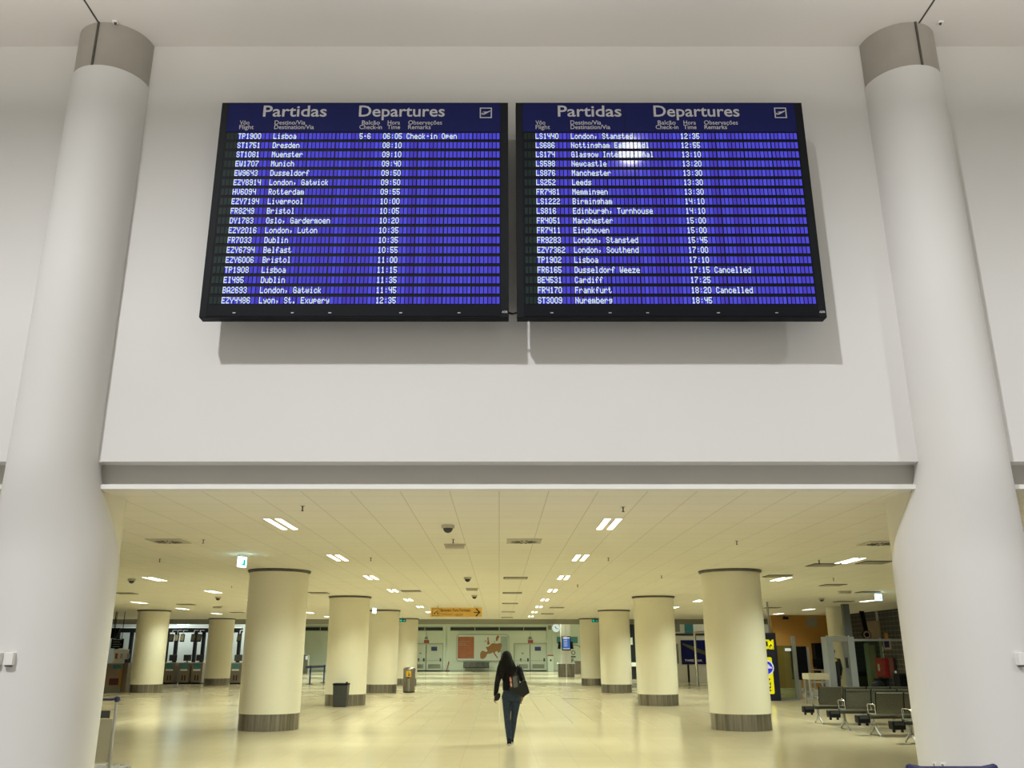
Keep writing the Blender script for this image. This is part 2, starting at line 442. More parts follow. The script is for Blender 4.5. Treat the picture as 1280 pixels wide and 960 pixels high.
# rear wall features: high window band, pilasters, double doors
def zat(v, Y): return at(PPX, v, Y).z
wn = 0
for ua, ub in ((370, 410), (470, 553.5), (563, 682.8)):
    wn += 1
    b = MB(); b.box(at(ua, 786, YB).x, at(ub, 786, YB).x, YB - .05, YB + .02, zat(788.5, YB), zat(783.6, YB))
    o = struct(b.build('window_%d' % wn, M['darkglass']))
    f = MB()
    xa, xb = at(ua, 786, YB).x, at(ub, 786, YB).x
    for z in (zat(788.5, YB), zat(783.6, YB)): f.box(xa, xb, YB - .08, YB - .01, z - .04, z + .04)
    for k in range(1 + int((xb - xa) // 2.4)):
        f.box(xa + k*2.4 - .03, xa + k*2.4 + .03, YB - .075, YB - .01, zat(788.5, YB), zat(783.6, YB))
    f.build('window_frame', M['doorframe'], o)
tn = 6
for ua, ub in ((554.5, 557.2), (559, 562), (683.5, 685.5), (690.5, 692.5)):
    b = MB(); b.box(at(ua, 800, YB).x, at(ub, 800, YB).x, YB - .16, YB, .12, 4.84)
    struct(b.build('trim_%d' % tn, M['paleback'])); tn += 1
dn = 0
for uc, ud, um in ((514, 553.3, 532.6), (643.5, 682.8, 662.5)):
    dn += 1
    xa, xb, xm = at(uc, 820, YB).x, at(ud, 820, YB).x, at(um, 820, YB).x
    zt = zat(805.5, YB)
    b = MB()
    b.box(xa - .12, xa, YB - .09, YB, 0, zt + .12); b.box(xb, xb + .12, YB - .09, YB, 0, zt + .12); b.box(xa, xb, YB - .09, YB, zt, zt + .12)
    o = struct(b.build('door_%d' % dn, M['doorframe']))
    for x0, x1, hx in ((xa, xm - .025, xm - .18), (xm + .025, xb, xb - .18)):
        l = MB(); l.box(x0 + .01, x1 - .01, YB - .06, YB - .005, .02, zt - .01)
        lf = l.build('door_leaf', M['doorpaint'], o)
        g = MB()
        for k in range(8): g.box(x0 + .2, x1 - .2, YB - .09, YB - .055, .28 + k*.05, .315 + k*.05)
        g.build('louvre', M['louvre'], lf)
        g = MB(); g.box(x0 + .06, x1 - .06, YB - .10, YB - .06, .98, 1.03)
        g.build('push_bar', M['doorframe'], lf)
        g = MB(); g.box(hx - .1, hx + .05, YB - .12, YB - .06, .92, 1.22)
        g.build('lock_case', M['darkgrey'], lf)
    c = xm
    g = MB(); g.box(xm - .025, xm + .025, YB - .08, YB, 0, zt); g.build('meeting_stile', M['darkgrey'], o)

# lower tiled ceiling has its own fixtures further down

# ------------------------------------------------------------------ round columns beside the boards
def lerp(a, b_, t): return a + (b_ - a) * t
def ss(t): t = max(0, min(1, t)); return t*t*(3 - 2*t)
HCOL = [  # upper circle, lower pillar circle
    ((-5.29, 10.20, .505), (-5.28, 10.55, .69), (-5.455, 10.9, .711), 'tall white round column left of the departures boards'),
    ((5.50, 10.20, .505), (5.47, 10.55, .715), (5.653, 10.9, .743), 'tall white round column right of the departures boards')]
ZCAP = 9.01
for (ux, uy, ur), (px, py, pr), (bx, by, br), lab in HCOL:
    t = thing('column', (px, py, 0), lab, 'column')
    b = MB(); b.lathe([(br, 0.001), (br, ZC)], bx, by, 72)
    b.build('pillar_back', M['cream'], t, smooth=True)
    b = MB(); prev = None; n = 96
    zs = [0.001, .6, 1.2, 1.8] + [2.1 + i*.08 for i in range(23)] + [5, 7, ZCAP]
    for z in zs:
        k = ss((z - 2.62) / 1.22)
        r = lerp(pr + .012, ur, k); cx = lerp(px, ux, k); cy = lerp(py, uy, k)
        rg = b.ring([(cx + r*math.cos(2*PI*i/n), cy + r*math.sin(2*PI*i/n), z) for i in range(n)])
        if prev: b.bridge(prev, rg)
        else: b.cap(rg, True)
        prev = rg
    b.cap(prev)
    b.build('shaft', M['wall'], t, smooth=True)
    b = MB(); b.lathe([(ur - .012, ZCAP - .01), (ur - .012, ZH)], ux, uy, 72)
    cp = b.build('capital', M['capital'], t, smooth=True)
    s = -1 if ux < 0 else 1
    b = MB(); b.box(ux + s*.06 - .012, ux + s*.06 + .012, uy - ur - .003, uy - ur + .03, ZCAP - .002, ZH - .001)
    b.build('panel_joint', M['darkring'], cp)

# ------------------------------------------------------------------ departures boards
YF = 9.75
LEFT_ROWS = '''TP1900|Lisboa|5-6|06:05|Check-in Open
ST1751|Dresden||08:10|
ST1081|Muenster||09:10|
EW1707|Munich||09:40|
EW9643|Dusseldorf||09:50|
EZY8914|London, Gatwick||09:50|
HV6094|Rotterdam||09:55|
EZY7194|Liverpool||10:00|
FR8249|Bristol||10:05|
DY1783|Oslo, Gardermoen||10:20|
EZY2016|London, Luton||10:35|
FR7033|Dublin||10:35|
EZY6794|Belfast||10:55|
EZY6006|Bristol||11:00|
TP1908|Lisboa||11:15|
EI495|Dublin||11:35|
BA2693|London, Gatwick||11:45|
EZY4486|Lyon, St. Exupery||12:35|'''.split('\n')
RIGHT_ROWS = '''LS1440|London, Stansted||12:35|
LS686|Nottingham East Midl||12:55|
LS174|Glasgow International||13:10|
LS598|Newcastle||13:20|
LS876|Manchester||13:30|
LS252|Leeds||13:30|
FR7481|Memmingen||13:30|
LS1222|Birmingham||14:10|
LS816|Edinburgh, Turnhouse||14:10|
FR4051|Manchester||15:00|
FR7411|Eindhoven||15:00|
FR9283|London, Stansted||15:45|
EZY7362|London, Southend||17:00|
TP1902|Lisboa||17:10|
FR6165|Dusseldorf Weeze||17:15|Cancelled
BE4531|Cardiff||17:25|
FR4170|Frankfurt||18:20|Cancelled
ST3009|Nuremberg||18:45|'''.split('\n')
ZB0, ZB1 = EYE + 3.851, EYE + 6.851
BW = 3.715
CP = .0502; PITCHZ = .13365
RX, UP = (1, 0, 0), (0, 0, 1)
def board(x0, rows, label, seam):
    x1 = x0 + BW; yb = YF + .14
    t = thing('departures_board', ((x0 + x1)/2, YF + .07, ZB0), label, 'departures board', 'departures boards on the high wall')
    b = MB(); b.box(x0, x1, YF + .004, yb, ZB0, ZB1)
    hs = b.build('housing', M['black'], t, bevel=.006)
    b = MB(); b.box(x0, x0 + .085, YF, YF + .004, ZB0 + .005, ZB1 - .005); b.box(x1 - .095, x1, YF, YF + .004, ZB0 + .005, ZB1 - .005)
    b.box(x0 + .085, x1 - .095, YF, YF + .004, ZB1 - .012, ZB1 - .004)
    b.build('bezel', M['blackplastic'], t)
    b = MB(); b.box(x0 + .088, x1 - .098, YF - .001, YF + .004, ZB0 + .02, ZB0 + .165)
    lp = b.build('lower_panel', M['black'], t)
    g = MB()
    for k in (.4, 1.1, 1.55, 2.4, 3.1): g.box(x0 + k, x0 + k + .035, YF - .006, YF - .001, ZB0 + .055, ZB0 + .067)
    g.build('latch', M['alu'], lp)
    b = MB()
    put_text(b, 'ADB', (x1 - .083, YF - .003, ZB0 + .06), RX, UP, .026, .066, .02)
    b.build('maker_mark', M['greytext'], hs)
    # header
    b = MB(); b.box(x0 + .088, x1 - .098, YF - .002, YF + .004, EYE + 6.412, ZB1 - .014)
    hd = b.build('header_panel', M['navy'], t)
    if seam:
        b = MB(); b.box(x0 + seam - .004, x0 + seam + .004, YF - .0035, YF - .002, EYE + 6.412, ZB1 - .014)
        b.build('panel_joint', M['darkgap'], hd)
    y = YF - .005
    b = MB()
    def tx(s, x, z, cap, wd, bold, al='l'): put_text(b, s, (x0 + x, y, EYE + z), RX, UP, cap, wd, bold, al)
    tx('Partidas', .545, 6.638, .160, .822, .012); tx('Departures', 1.785, 6.638, .160, 1.11, .012)
    for s1, s2, x, al, w1, w2 in (('Vôo', 'Flight', .255, 'l', .125, .185), ('Destino/Via', 'Destination/Via', .705, 'l', .395, .51),
                          ('Balcão', 'Check-in', 1.946, 'c', .23, .29), ('Hora', 'Time', 2.242, 'c', .158, .165), ('Observações', 'Remarks', 2.428, 'l', .435, .29)):
        tx(s1, x, 6.517, .060, w1, .006, al); tx(s2, x, 6.450, .060, w2, .006, al)
    b.build('heading_lettering', M['greytext'], hd)
    # framed take-off pictogram
    b = MB(); ix, iz, iw, ih = x0 + 3.349, EYE + 6.613, .156, .156
    for a in ((0, iw, 0, .014), (0, iw, ih - .014, ih), (0, .014, .014, ih - .014), (iw - .014, iw, .014, ih - .014)):
        b.box(ix + a[0], ix + a[1], y - .001, y, iz + a[2], iz + a[3])
    pl = [(.15,.36),(.20,.33),(.38,.34),(.52,.42),(.80,.60),(.88,.66),(.86,.71),(.78,.69),(.64,.62),(.30,.61),(.26,.56),(.42,.54),(.36,.46),(.22,.44),(.17,.50),(.13,.49)]
    b.prism([(ix + p*iw, iz + q*ih) for p, q in pl], y - .001, y)
    b.build('takeoff_pictogram', M['greytext'], hd)
    # display rows
    cx0 = x0 + .098
    for r, line in enumerate(rows):
        zc = EYE + 6.346 - r*PITCHZ
        b = MB(); 
        for c in range(70):
            b.mi = 0 if c >= 3 else 1
            g = .0055 + (.003 if c % 7 == 0 else 0)
            g2 = .0055 + (.003 if c % 7 == 6 else 0)
            xa, xb_ = cx0 + c*CP + g, cx0 + (c + 1)*CP - g2
            b.face([(xa, YF - .002, zc - .045), (xb_, YF - .002, zc - .045), (xb_, YF - .002, zc + .045), (xa, YF - .002, zc + .045)])
        ro = b.build('display_row', [M['cell'], M['unlit']], t)
        fl, de, ck, tm, rm = line.split('|')
        for c0, s, nm in ((3, fl, 'flight_number'), (12, de, 'destination'), (34, ck, 'counter_number'), (40, tm, 'departure_time'), (46, rm, 'remark')):
            if not s: continue
            b = MB()
            for i, ch in enumerate(s):
                for cxi, col in enumerate(FONT[ch]):
                    run = None
                    for q in range(8):
                        on = q < 7 and (col >> q) & 1
                        if on and run is None: run = q
                        if not on and run is not None:
                            xa = cx0 + (c0 + i)*CP + .004 + cxi*.0084
                            z1_ = zc + .041 - run*.0117; z0_ = zc + .041 - q*.0117
                            b.face([(xa, YF - .0045, z0_), (xa + .0086, YF - .0045, z0_), (xa + .0086, YF - .0045, z1_), (xa, YF - .0045, z1_)])
                            run = None
            b.build(nm, M['glyph'], ro)
    # brackets to the wall
    for bx in (x0 + .5, x1 - .5):
        for bz in (ZB0 + .5, ZB1 - .5):
            b = MB(); b.box(bx - .06, bx + .06, yb, YW, bz - .04, bz + .04)
            b.build('wall_bracket', M['black'], t)
    return t
board(-3.60, LEFT_ROWS, 'dark departures board whose first flight is to Lisboa with check-in open', None)
board(.214, RIGHT_ROWS, 'dark departures board with two cancelled flights and a lamp glare', 1.40)
b = MB(); b.tube([(.10, YF + .09, ZB0 + .10), (.16, YF + .09, ZB0 + .085), (.225, YF + .09, ZB0 + .10)], .012)
tag(b.build('cable', M['blackplastic']), 'short black cable bridging the gap between the two departures boards', 'cable')

# ------------------------------------------------------------------ columns of the lower hall
COLS = []
for row, (yc, xl, xr) in enumerate(((21.05, -5.2, 5.46), (30.8, -5.12, 5.29), (40.6, -5.18, 5.17), (50.2, -5.18, 5.15))):
    o_ = ORD[row]
    COLS.append((xl, yc, ['nearest cream round column left of the walkway, ahead of the dark bin',
                          'cream round column with a square black bin at its foot',
                          'cream round column left of the walkway, third from the front',
                          'farthest cream round column left of the walkway, behind the steel bin'][row]))
    COLS.append((xr, yc, ['nearest cream round column right of the walkway, beside the yellow sign',
                          'cream round column right of the walkway, second from the front',
                          'cream round column right of the walkway, third from the front',
                          'farthest cream round column right of the walkway, near the screen kiosk'][row]))
COLS.append((-15.55, 40.6, 'cream round column at far left, in front of the advert desk'))
COLS.append((-15.4, 50.2, 'cream round column at left, among the check-in desks'))
proto = None
def make_col(x, y, lab):
    global proto
    if proto is None:
        t = thing('column', (x, y, 0), lab, 'column', 'cream columns of the lower hall')
        b = MB(); b.lathe([(.68, .35), (.68, 3.445)], x, y, 64); b.build('shaft', M['cream'], t, smooth=True)
        b = MB(); b.lathe([(.665, .001), (.665, .35)], x, y, 64); b.build('kick_plate', M['steel'], t, smooth=True)
        b = MB(); b.lathe([(.70, 3.44), (.73, 3.47), (.73, ZC)], x, y, 64); b.build('top_ring', M['darkring'], t, smooth=True)
        proto = t; return t
    t = copy_tree(proto, (x, y, 0)); t['label'] = lab; return t
for x, y, lab in COLS: make_col(x, y, lab)

# ------------------------------------------------------------------ ceiling fixtures
light0 = None
def twin_light(x, y, lab, grp, dim=1):
    global light0
    if light0 is None:
        t = thing('ceiling_light', (x, y, ZC), lab, 'ceiling light', grp)
        b = MB()
        for s in (-1, 1):
            cx = x + s*.083
            for q in (-1, 1):
                b.box(cx + q*.049 - .004, cx + q*.049 + .004, y - .585, y + .585, ZC - .006, ZC)
                b.box(cx - .045, cx + .045, y + q*.581 - .004, y + q*.581 + .004, ZC - .006, ZC)
        b.build('frame', M['vent'], t)
        for s in (-1, 1):
            cx = x + s*.083
            b = MB(); b.box(cx - .045, cx + .045, y - .577, y + .577, ZC - .004, ZC - .001)
            b.build('diffuser', M['tube'], t)
        L = lamp('lamp', 'AREA', (0, 0, -.03), 106, (.90, 1.0, .79), .24, None, 1.14)
        L.data.spread = math.radians(140); L.parent = t
        light0 = t
    else:
        t = copy_tree(light0, (x, y, ZC)); t['label'] = lab; t['group'] = grp
        if dim != 1:
            for ch in t.children:
                if ch.type == 'LIGHT': ch.data = ch.data.copy(); ch.data.energy *= dim
    return t
ROWS = [(-3.3, 'left of the walkway', 'lights in the row left of the walkway', [13.25 + 4.85*i for i in range(8)]),
        (1.66, 'right of the walkway', 'lights in the row right of the walkway', [13.25 + 4.85*i for i in range(8)]),
        (-9.05, 'above the left side aisle', 'lights above the left side aisle', [23.4, 28.3, 33.1, 38.0, 43.0, 47.8]),
        (7.4, 'above the bench area', 'lights above the waiting benches', [18.7, 23.4, 28.3, 33.2, 38.1, 43.0]),
        (-13.8, 'near the check-in desks', 'lights near the check-in desks', [29.6, 34.4, 39.2, 44.0]),
        (13.7, 'near the dark block wall', 'lights near the dark block wall', [24.0, 29.2, 33.3, 39.8, 44.2])]
for x, where, grp, ys in ROWS:
    for i, y in enumerate(ys):
        if -9.9 < y < 50: twin_light(x, y, '%s lit twin-tube ceiling light from the front in the row %s' % (ORD[i], where), grp, {-13.8: .5, 13.7: .35}.get(x, 1))

def vent(x, y, lab, swirl, w=.6, d=.6):
    t = thing('ceiling_vent', (x, y, ZC), lab, 'ceiling vent', 'ceiling air vents')
    b = MB(); b.box(x - w/2, x + w/2, y - d/2, y + d/2, ZC - .014, ZC)
    b.build('plate', M['vent'] if swirl else M['ventdark'], t)
    b = MB()
    if swirl:
        b.lathe([(.24, ZC - .022), (.26, ZC - .014)], x, y, 32)
        b.build('swirl_ring', M['vent'], t)
        b = MB()
        for k in range(14):
            a = 2*PI*k/14
            d1 = Vector((math.cos(a), math.sin(a), 0)); d2 = Vector((math.cos(a + .9), math.sin(a + .9), 0))*.05
            b.obox(Vector((x, y, ZC - .024)) + d1*.15, d1*.075, d2.normalized()*.016, (0, 0, .003))
        b.build('vane', M['ventdark'], t)
    else:
        for k in range(4):
            yy = y - d/2 + d*(k + .5)/4
            b.box(x - w/2 + .03, x + w/2 - .03, yy - .02, yy + .02, ZC - .024, ZC - .013)
        b.build('louvre_blade', M['vent'], t)
    return t
vent(.43, 15.3, 'square swirl vent in the ceiling right above the walkway, nearest of its line', True)
vent(-5.75, 15.3, 'square swirl vent in the ceiling close to the left hall column', True)
vent(6.75, 15.6, 'square grey vent in the ceiling close to the right hall column', True)
for i, y in enumerate((23.0, 28.8, 34.9, 42.0, 48.5)):
    vent(.42, y, '%s slotted vent behind the swirl vent above the walkway' % ORD[i], False, .62, .5)
for x, y, lab in ((-5.8, 28.8, 'dark slotted vent in the ceiling between the first and second left columns'),
                  (-12.1, 29.0, 'dark slotted vent in the ceiling at far left, nearest of three'),
                  (-12.4, 35.6, 'dark slotted vent in the ceiling at far left, middle of three'),
                  (-12.4, 42.7, 'dark slotted vent in the ceiling at far left, farthest of three'),
                  (-2.75, 27.9, 'dark slotted vent beside the left row of lit tubes'),
                  (2.45, 38.2, 'slotted vent beside the right row of lit tubes, nearer of two'),
                  (2.35, 44.0, 'slotted vent beside the right row of lit tubes, farther of two'),
                  (7.15, 19.55, 'dark slotted vent left of the lit tube above the benches'),
                  (8.05, 19.0, 'dark slotted vent right of the lit tube above the benches'),
                  (9.5, 25.4, 'dark slotted vent alone in the ceiling over the bench area'),
                  (7.0, 22.4, 'dark slotted vent just right of the nearest right-hand cream column top'),
                  (11.7, 28.4, 'dark slotted vent beside the exit sign above the benches'),
                  (12.9, 33.6, 'dark slotted vent beside the lit tubes near the block wall'),
                  (11.6, 38.2, 'dark slotted vent in the ceiling before the orange wall')):
    vent(x, y, lab, False)

def dome(x, y, lab):
    t = thing('ceiling_camera', (x, y, ZC), lab, 'camera')
    b = MB(); b.lathe([(.09, ZC - .05), (.10, ZC - .04), (.10, ZC)], x, y, 24); b.build('base', M['vent'], t, smooth=True)
    b = MB(); b.lathe([(.012, ZC - .12), (.045, ZC - .108), (.068, ZC - .08), (.075, ZC - .05)], x, y, 24); b.build('dome', M['darkgrey'], t, smooth=True)
for u, v, lab in ((560, 660.5, 'dome camera on the ceiling left of the swirl vent'), (584.5, 724, 'dome camera on the ceiling above the amber hanging sign, nearer of two'),
                  (593, 746, 'dome camera on the ceiling above the amber hanging sign, farther of two'), (164.5, 726, 'dome camera on the ceiling at far left'),
                  (272.5, 748, 'dome camera on the ceiling left of the nearest left cream column'), (1027, 749.5, 'dome camera on the ceiling above the metal detector')):
    Y = 1.83 / ((at(u, v, 1).z - EYE)); p = at(u, v, Y); dome(p.x, p.y, lab)

def panel(x, y, lab):
    t = thing('ceiling_speaker', (x, y, ZC), lab, 'speaker')
    b = MB(); b.box(x - .19, x + .19, y - .1, y + .1, ZC - .02, ZC); b.build('flange', M['vent'], t)
    b = MB(); b.box(x - .17, x + .17, y - .08, y + .08, ZC - .075, ZC - .02); b.build('case', M['vent'], t, bevel=.01)
for u, v, lab in ((568.5, 682.5, 'small grey box unit on the ceiling behind the nearest dome camera'), (590, 736.5, 'small grey box unit on the ceiling between two dome cameras'),
                  (1056, 740, 'small grey box unit on the ceiling near the exit sign above the benches'), (272, 759, 'small grey box unit on the ceiling at left, behind a dome camera')):
    Y = 1.85 / ((at(u, v, 1).z - EYE)); p = at(u, v, Y); panel(p.x, p.y, lab)

def sprinkler(x, y, lab):
    t = thing('sprinkler_head', (x, y, ZC), lab, 'sprinkler', 'ceiling sprinklers')
    b = MB(); b.lathe([(.03, ZC - .006), (.032, ZC)], x, y, 16); b.build('escutcheon', M['vent'], t)
    b = MB(); b.lathe([(.018, ZC - .07), (.018, ZC - .063), (.008, ZC - .06), (.009, ZC - .02), (.014, ZC - .006)], x, y, 12); b.build('nozzle', M['ventdark'], t)
for u, v, lab in ((378, 637, 'sprinkler on the ceiling above the nearest left lit tubes'), (254, 678, 'sprinkler on the ceiling right of the left swirl vent'),
                  (199.5, 701.5, 'sprinkler on the ceiling left of the white exit sign'), (779, 638, 'sprinkler on the ceiling above the nearest right lit tubes'),
                  (760.5, 700, 'sprinkler on the ceiling right of the second right lit tubes'), (463.5, 700, 'sprinkler on the ceiling right of the second left lit tubes'),
                  (566.5, 677.5, 'sprinkler on the ceiling beside the nearest box unit'), (921, 679.5, 'sprinkler on the ceiling above the nearest right cream column'),
                  (1024, 703, 'sprinkler on the ceiling above the benches'), (1042, 725, 'sprinkler on the ceiling behind the benches'),
                  (289.5, 734, 'sprinkler on the ceiling below the white exit sign'), (827, 722, 'sprinkler on the ceiling left of the nearest right cream column'),
                  (722, 733, 'sprinkler on the ceiling right of the third right lit tubes')):
    Y = 1.83 / ((at(u, v, 1).z - EYE)); p = at(u, v, Y); sprinkler(p.x, p.y, lab)

# lit exit signs hanging from the ceiling
def exit_sign(u, v, lab, yaw, w=.20, h=.20, zdrop=.05):
    Y = (ZC - EYE - zdrop - h/2) / (at(u, v, 1).z - EYE); p = at(u, v, Y)
    t = thing('exit_sign', (p.x, p.y, ZC), lab, 'exit sign')
    r = Vector((math.cos(yaw), math.sin(yaw), 0)); n = Vector((math.sin(yaw), -math.cos(yaw), 0)); z = ZC - zdrop - h/2
    b = MB(); b.obox((p.x, p.y, z + h/2 + .012), r*(w/2 + .01), n*.035, (0, 0, .016)); b.tube([(p.x, p.y, z + h/2), (p.x, p.y, ZC)], .012, 8)
    b.build('hanger', M['white'], t)
    b = MB(); b.obox((p.x, p.y, z), r*w/2, n*.02, (0, 0, h/2)); pn = b.build('lit_panel', M['exit'], t)
    b = MB()
    for s in (-1, 1):
        c = Vector((p.x, p.y, z)) + n*s*.022
        b.obox(c + r*w*.2 - Vector((0, 0, .01)), r*.03, n*.001, (0, 0, .06)); b.obox(c + r*w*.05 - Vector((0, 0, .045)), r*.05, n*.001, (0, 0, .014))
    b.build('pictogram', M['exitgreen'], pn)
exit_sign(302.5, 702.5, 'glowing white exit sign hanging above the nearest left cream column', math.radians(60))
exit_sign(468, 763.5, 'glowing white exit sign hanging beside the third left cream column', math.radians(65))
exit_sign(1098, 746.5, 'glowing white exit sign hanging above the waiting benches', math.radians(35), .32)
exit_sign(229, 780, 'glowing blue-white exit sign over the check-in desks', 0, .7, .12)
def green_sign(u, v, Y, w, h, lab):
    p = at(u, v, Y)
    t = thing('exit_sign', (p.x, Y, p.z + h/2), lab, 'exit sign')
    b = MB(); b.box(p.x - w/2, p.x + w/2, Y - .03, Y + .03, p.z - h/2, p.z + h/2); b.build('panel', M['ink'], t)
    b = MB(); b.box(p.x - w*.42, p.x - w*.12, Y - .035, Y - .03, p.z - h*.3, p.z + h*.3)
    b.prism([(p.x + w*.05, p.z - h*.1), (p.x + w*.22, p.z - h*.1), (p.x + w*.22, p.z - h*.3), (p.x + w*.42, p.z), (p.x + w*.22, p.z + h*.3), (p.x + w*.22, p.z + h*.1), (p.x + w*.05, p.z + h*.1)], Y - .035, Y - .03)
    b.build('arrow', M['exitgreen'], t)
    b = MB(); b.tube([(p.x, Y, p.z + h/2), (p.x, Y, ZC)], .015, 6); b.build('hanger', M['ink'], t)
green_sign(503.5, 775.6, 48.5, .34, .14, 'small dark exit sign with arrow by the farthest left cream column')
green_sign(744, 776, 48.5, .34, .14, 'small dark exit sign with arrow by the farthest right cream column')

# amber hanging sign
YS = 36.8
pa, pb = at(538, 771, YS), at(602.5, 759.6, YS)
t = thing('hanging_sign', ((pa.x + pb.x)/2, YS, ZC), 'amber hanging sign for oddsized luggage with a black arrow', 'sign')
b = MB(); b.box(pa.x, pb.x, YS - .05, YS + .05, pa.z, pb.z); sp = b.build('panel', M['signyellow'], t, bevel=.006)
W = pb.x - pa.x; H = pb.z - pa.z; y = YS - .055
b = MB(); put_text(b, 'Bagagem Fora Formato', (pa.x + .195*W, y, pa.z + H*.56), RX, UP, .115, W*.585, .02)
ax, az = pa.x + W*.91, pa.z + H*.48
b.box(ax - .15, ax + .09, y, y + .004, az - .018, az + .018)
for s in (-1, 1): b.obox((ax + .03, y + .002, az + s*.065), Vector((.09, 0, -s*.09))*.95, (0, .002, 0), Vector((.018, 0, s*.018)))
b.build('black_lettering', M['ink'], sp)
b = MB(); put_text(b, 'Oddsized Luggage', (pa.x + .195*W, y, pa.z + H*.14), RX, UP, .105, W*.44, .0)
b.build('brown_lettering', M['inkbrown'], sp)
b = MB(); ix, iz, iw = pa.x + W*.035, pa.z + H*.08, H*.82
for a in ((0, iw, 0, .02), (0, iw, iw - .02, iw), (0, .02, 0, iw), (iw - .02, iw, 0, iw)): b.box(ix + a[0], ix + a[1], y, y + .003, iz + a[2], iz + a[3])
b.obox((ix + iw*.5, y, iz + iw*.5), Vector((iw*.28, 0, iw*.22)), (0, .002, 0), Vector((-.012, 0, .016)))
b.box(ix + iw*.2, ix + iw*.42, y, y + .003, iz + iw*.2, iz + iw*.36); b.box(ix + iw*.66, ix + iw*.84, y, y + .003, iz + iw*.2, iz + iw*.5)
b.build('luggage_pictogram', M['inkbrown'], sp)
b = MB()
for xx in (pa.x + .3, pb.x - .3): b.tube([(xx, YS, pb.z - .01), (xx, YS, ZC)], .02, 8)
b.build('hanger', M['vent'], t)

# ------------------------------------------------------------------ things on and before the rear wall
def zp(x, y, Y): return at(500 + x/9.143, 760 + y/9.143, Y)   # position in the enlarged rear-wall view
YP = YB - .06
a_, c_ = at(571, 825.5, YP), at(635.5, 794, YP)
t = thing('wall_map_panel', ((a_.x + c_.x)/2, YP, a_.z), 'wide backlit wall panel with a rust-brown map of Europe', 'poster')
def rrect(x0, x1, z0, z1, r, n=6):
    o = []
    for cx, cz, a0 in ((x1 - r, z0 + r, -PI/2), (x1 - r, z1 - r, 0), (x0 + r, z1 - r, PI/2), (x0 + r, z0 + r, PI)):
        for i in range(n + 1):
            a = a0 + PI/2*i/n; o.append((cx + r*math.cos(a), cz + r*math.sin(a)))
    return o
b = MB(); b.prism(rrect(a_.x - .08, c_.x + .08, a_.z - .08, c_.z + .08, .3), YP - .08, YP + .055); fr = b.build('frame', M['doorframe'], t)
b = MB(); b.prism(rrect(a_.x, c_.x, a_.z, c_.z, .26), YP - .09, YP - .07); b.build('pale_sheet', M['mapwhite'], t)
q0, q1 = zp(657, 578, YP), zp(848, 328, YP)
b = MB(); b.box(q0.x, q1.x, YP - .096, YP - .088, q0.z, q1.z); rp = b.build('text_panel', M['rust'], t)
b = MB()
for i, (x0, x1, yy) in enumerate(((665, 800, 382), (668, 750, 408), (668, 760, 424), (768, 838, 562))):
    p0, p1 = zp(x0, yy + 3, YP), zp(x1, yy - 3, YP); b.box(p0.x, p1.x, YP - .10, YP - .095, p0.z, p1.z)
b.build('text_line', M['brown2'], rp)
q0, q1 = zp(1150, 590, YP), zp(1232, 325, YP)
b = MB(); b.box(q0.x, q1.x, YP - .094, YP - .088, q0.z, q1.z); b.build('sea_shade', M['mapgrey'], t)
def country(name, pts, m_):
    b = MB(); b.prism([(zp(x, y, YP).x, zp(x, y, YP).z) for x, y in pts], YP - .10, YP - .088); b.build(name, M[m_], t)
country('map_iberia', [(915,540),(918,515),(935,488),(960,492),(985,505),(1002,522),(992,535),(985,555),(968,574),(945,582),(920,578)], 'rust2')
country('map_mainland', [(985,505),(1002,488),(980,450),(985,444),(1010,442),(1030,425),(1050,405),(1075,402),(1100,408),(1135,403),(1160,402),(1165,440),(1150,470),(1150,495),(1125,515),(1108,492),(1085,505),(1075,512),(1058,508),(1040,520),(1015,524),(1002,522)], 'rust2')
country('map_italy', [(1066,512),(1085,506),(1088,522),(1105,545),(1118,562),(1112,578),(1105,572),(1103,560),(1086,546)], 'rust')
country('map_britain', [(995,418),(1000,402),(992,395),(1002,378),(998,352),(1000,335),(1014,332),(1012,352),(1020,385),(1027,408),(1012,420)], 'rust')
country('map_ireland', [(965,388),(972,368),(990,362),(988,382),(975,390)], 'mapgrey')
country('map_scandinavia', [(1096,372),(1095,342),(1110,316),(1130,316),(1134,335),(1122,352),(1114,376),(1104,380)], 'rust')
country('map_denmark', [(1075,395),(1078,375),(1088,372),(1088,395)], 'mapgrey')

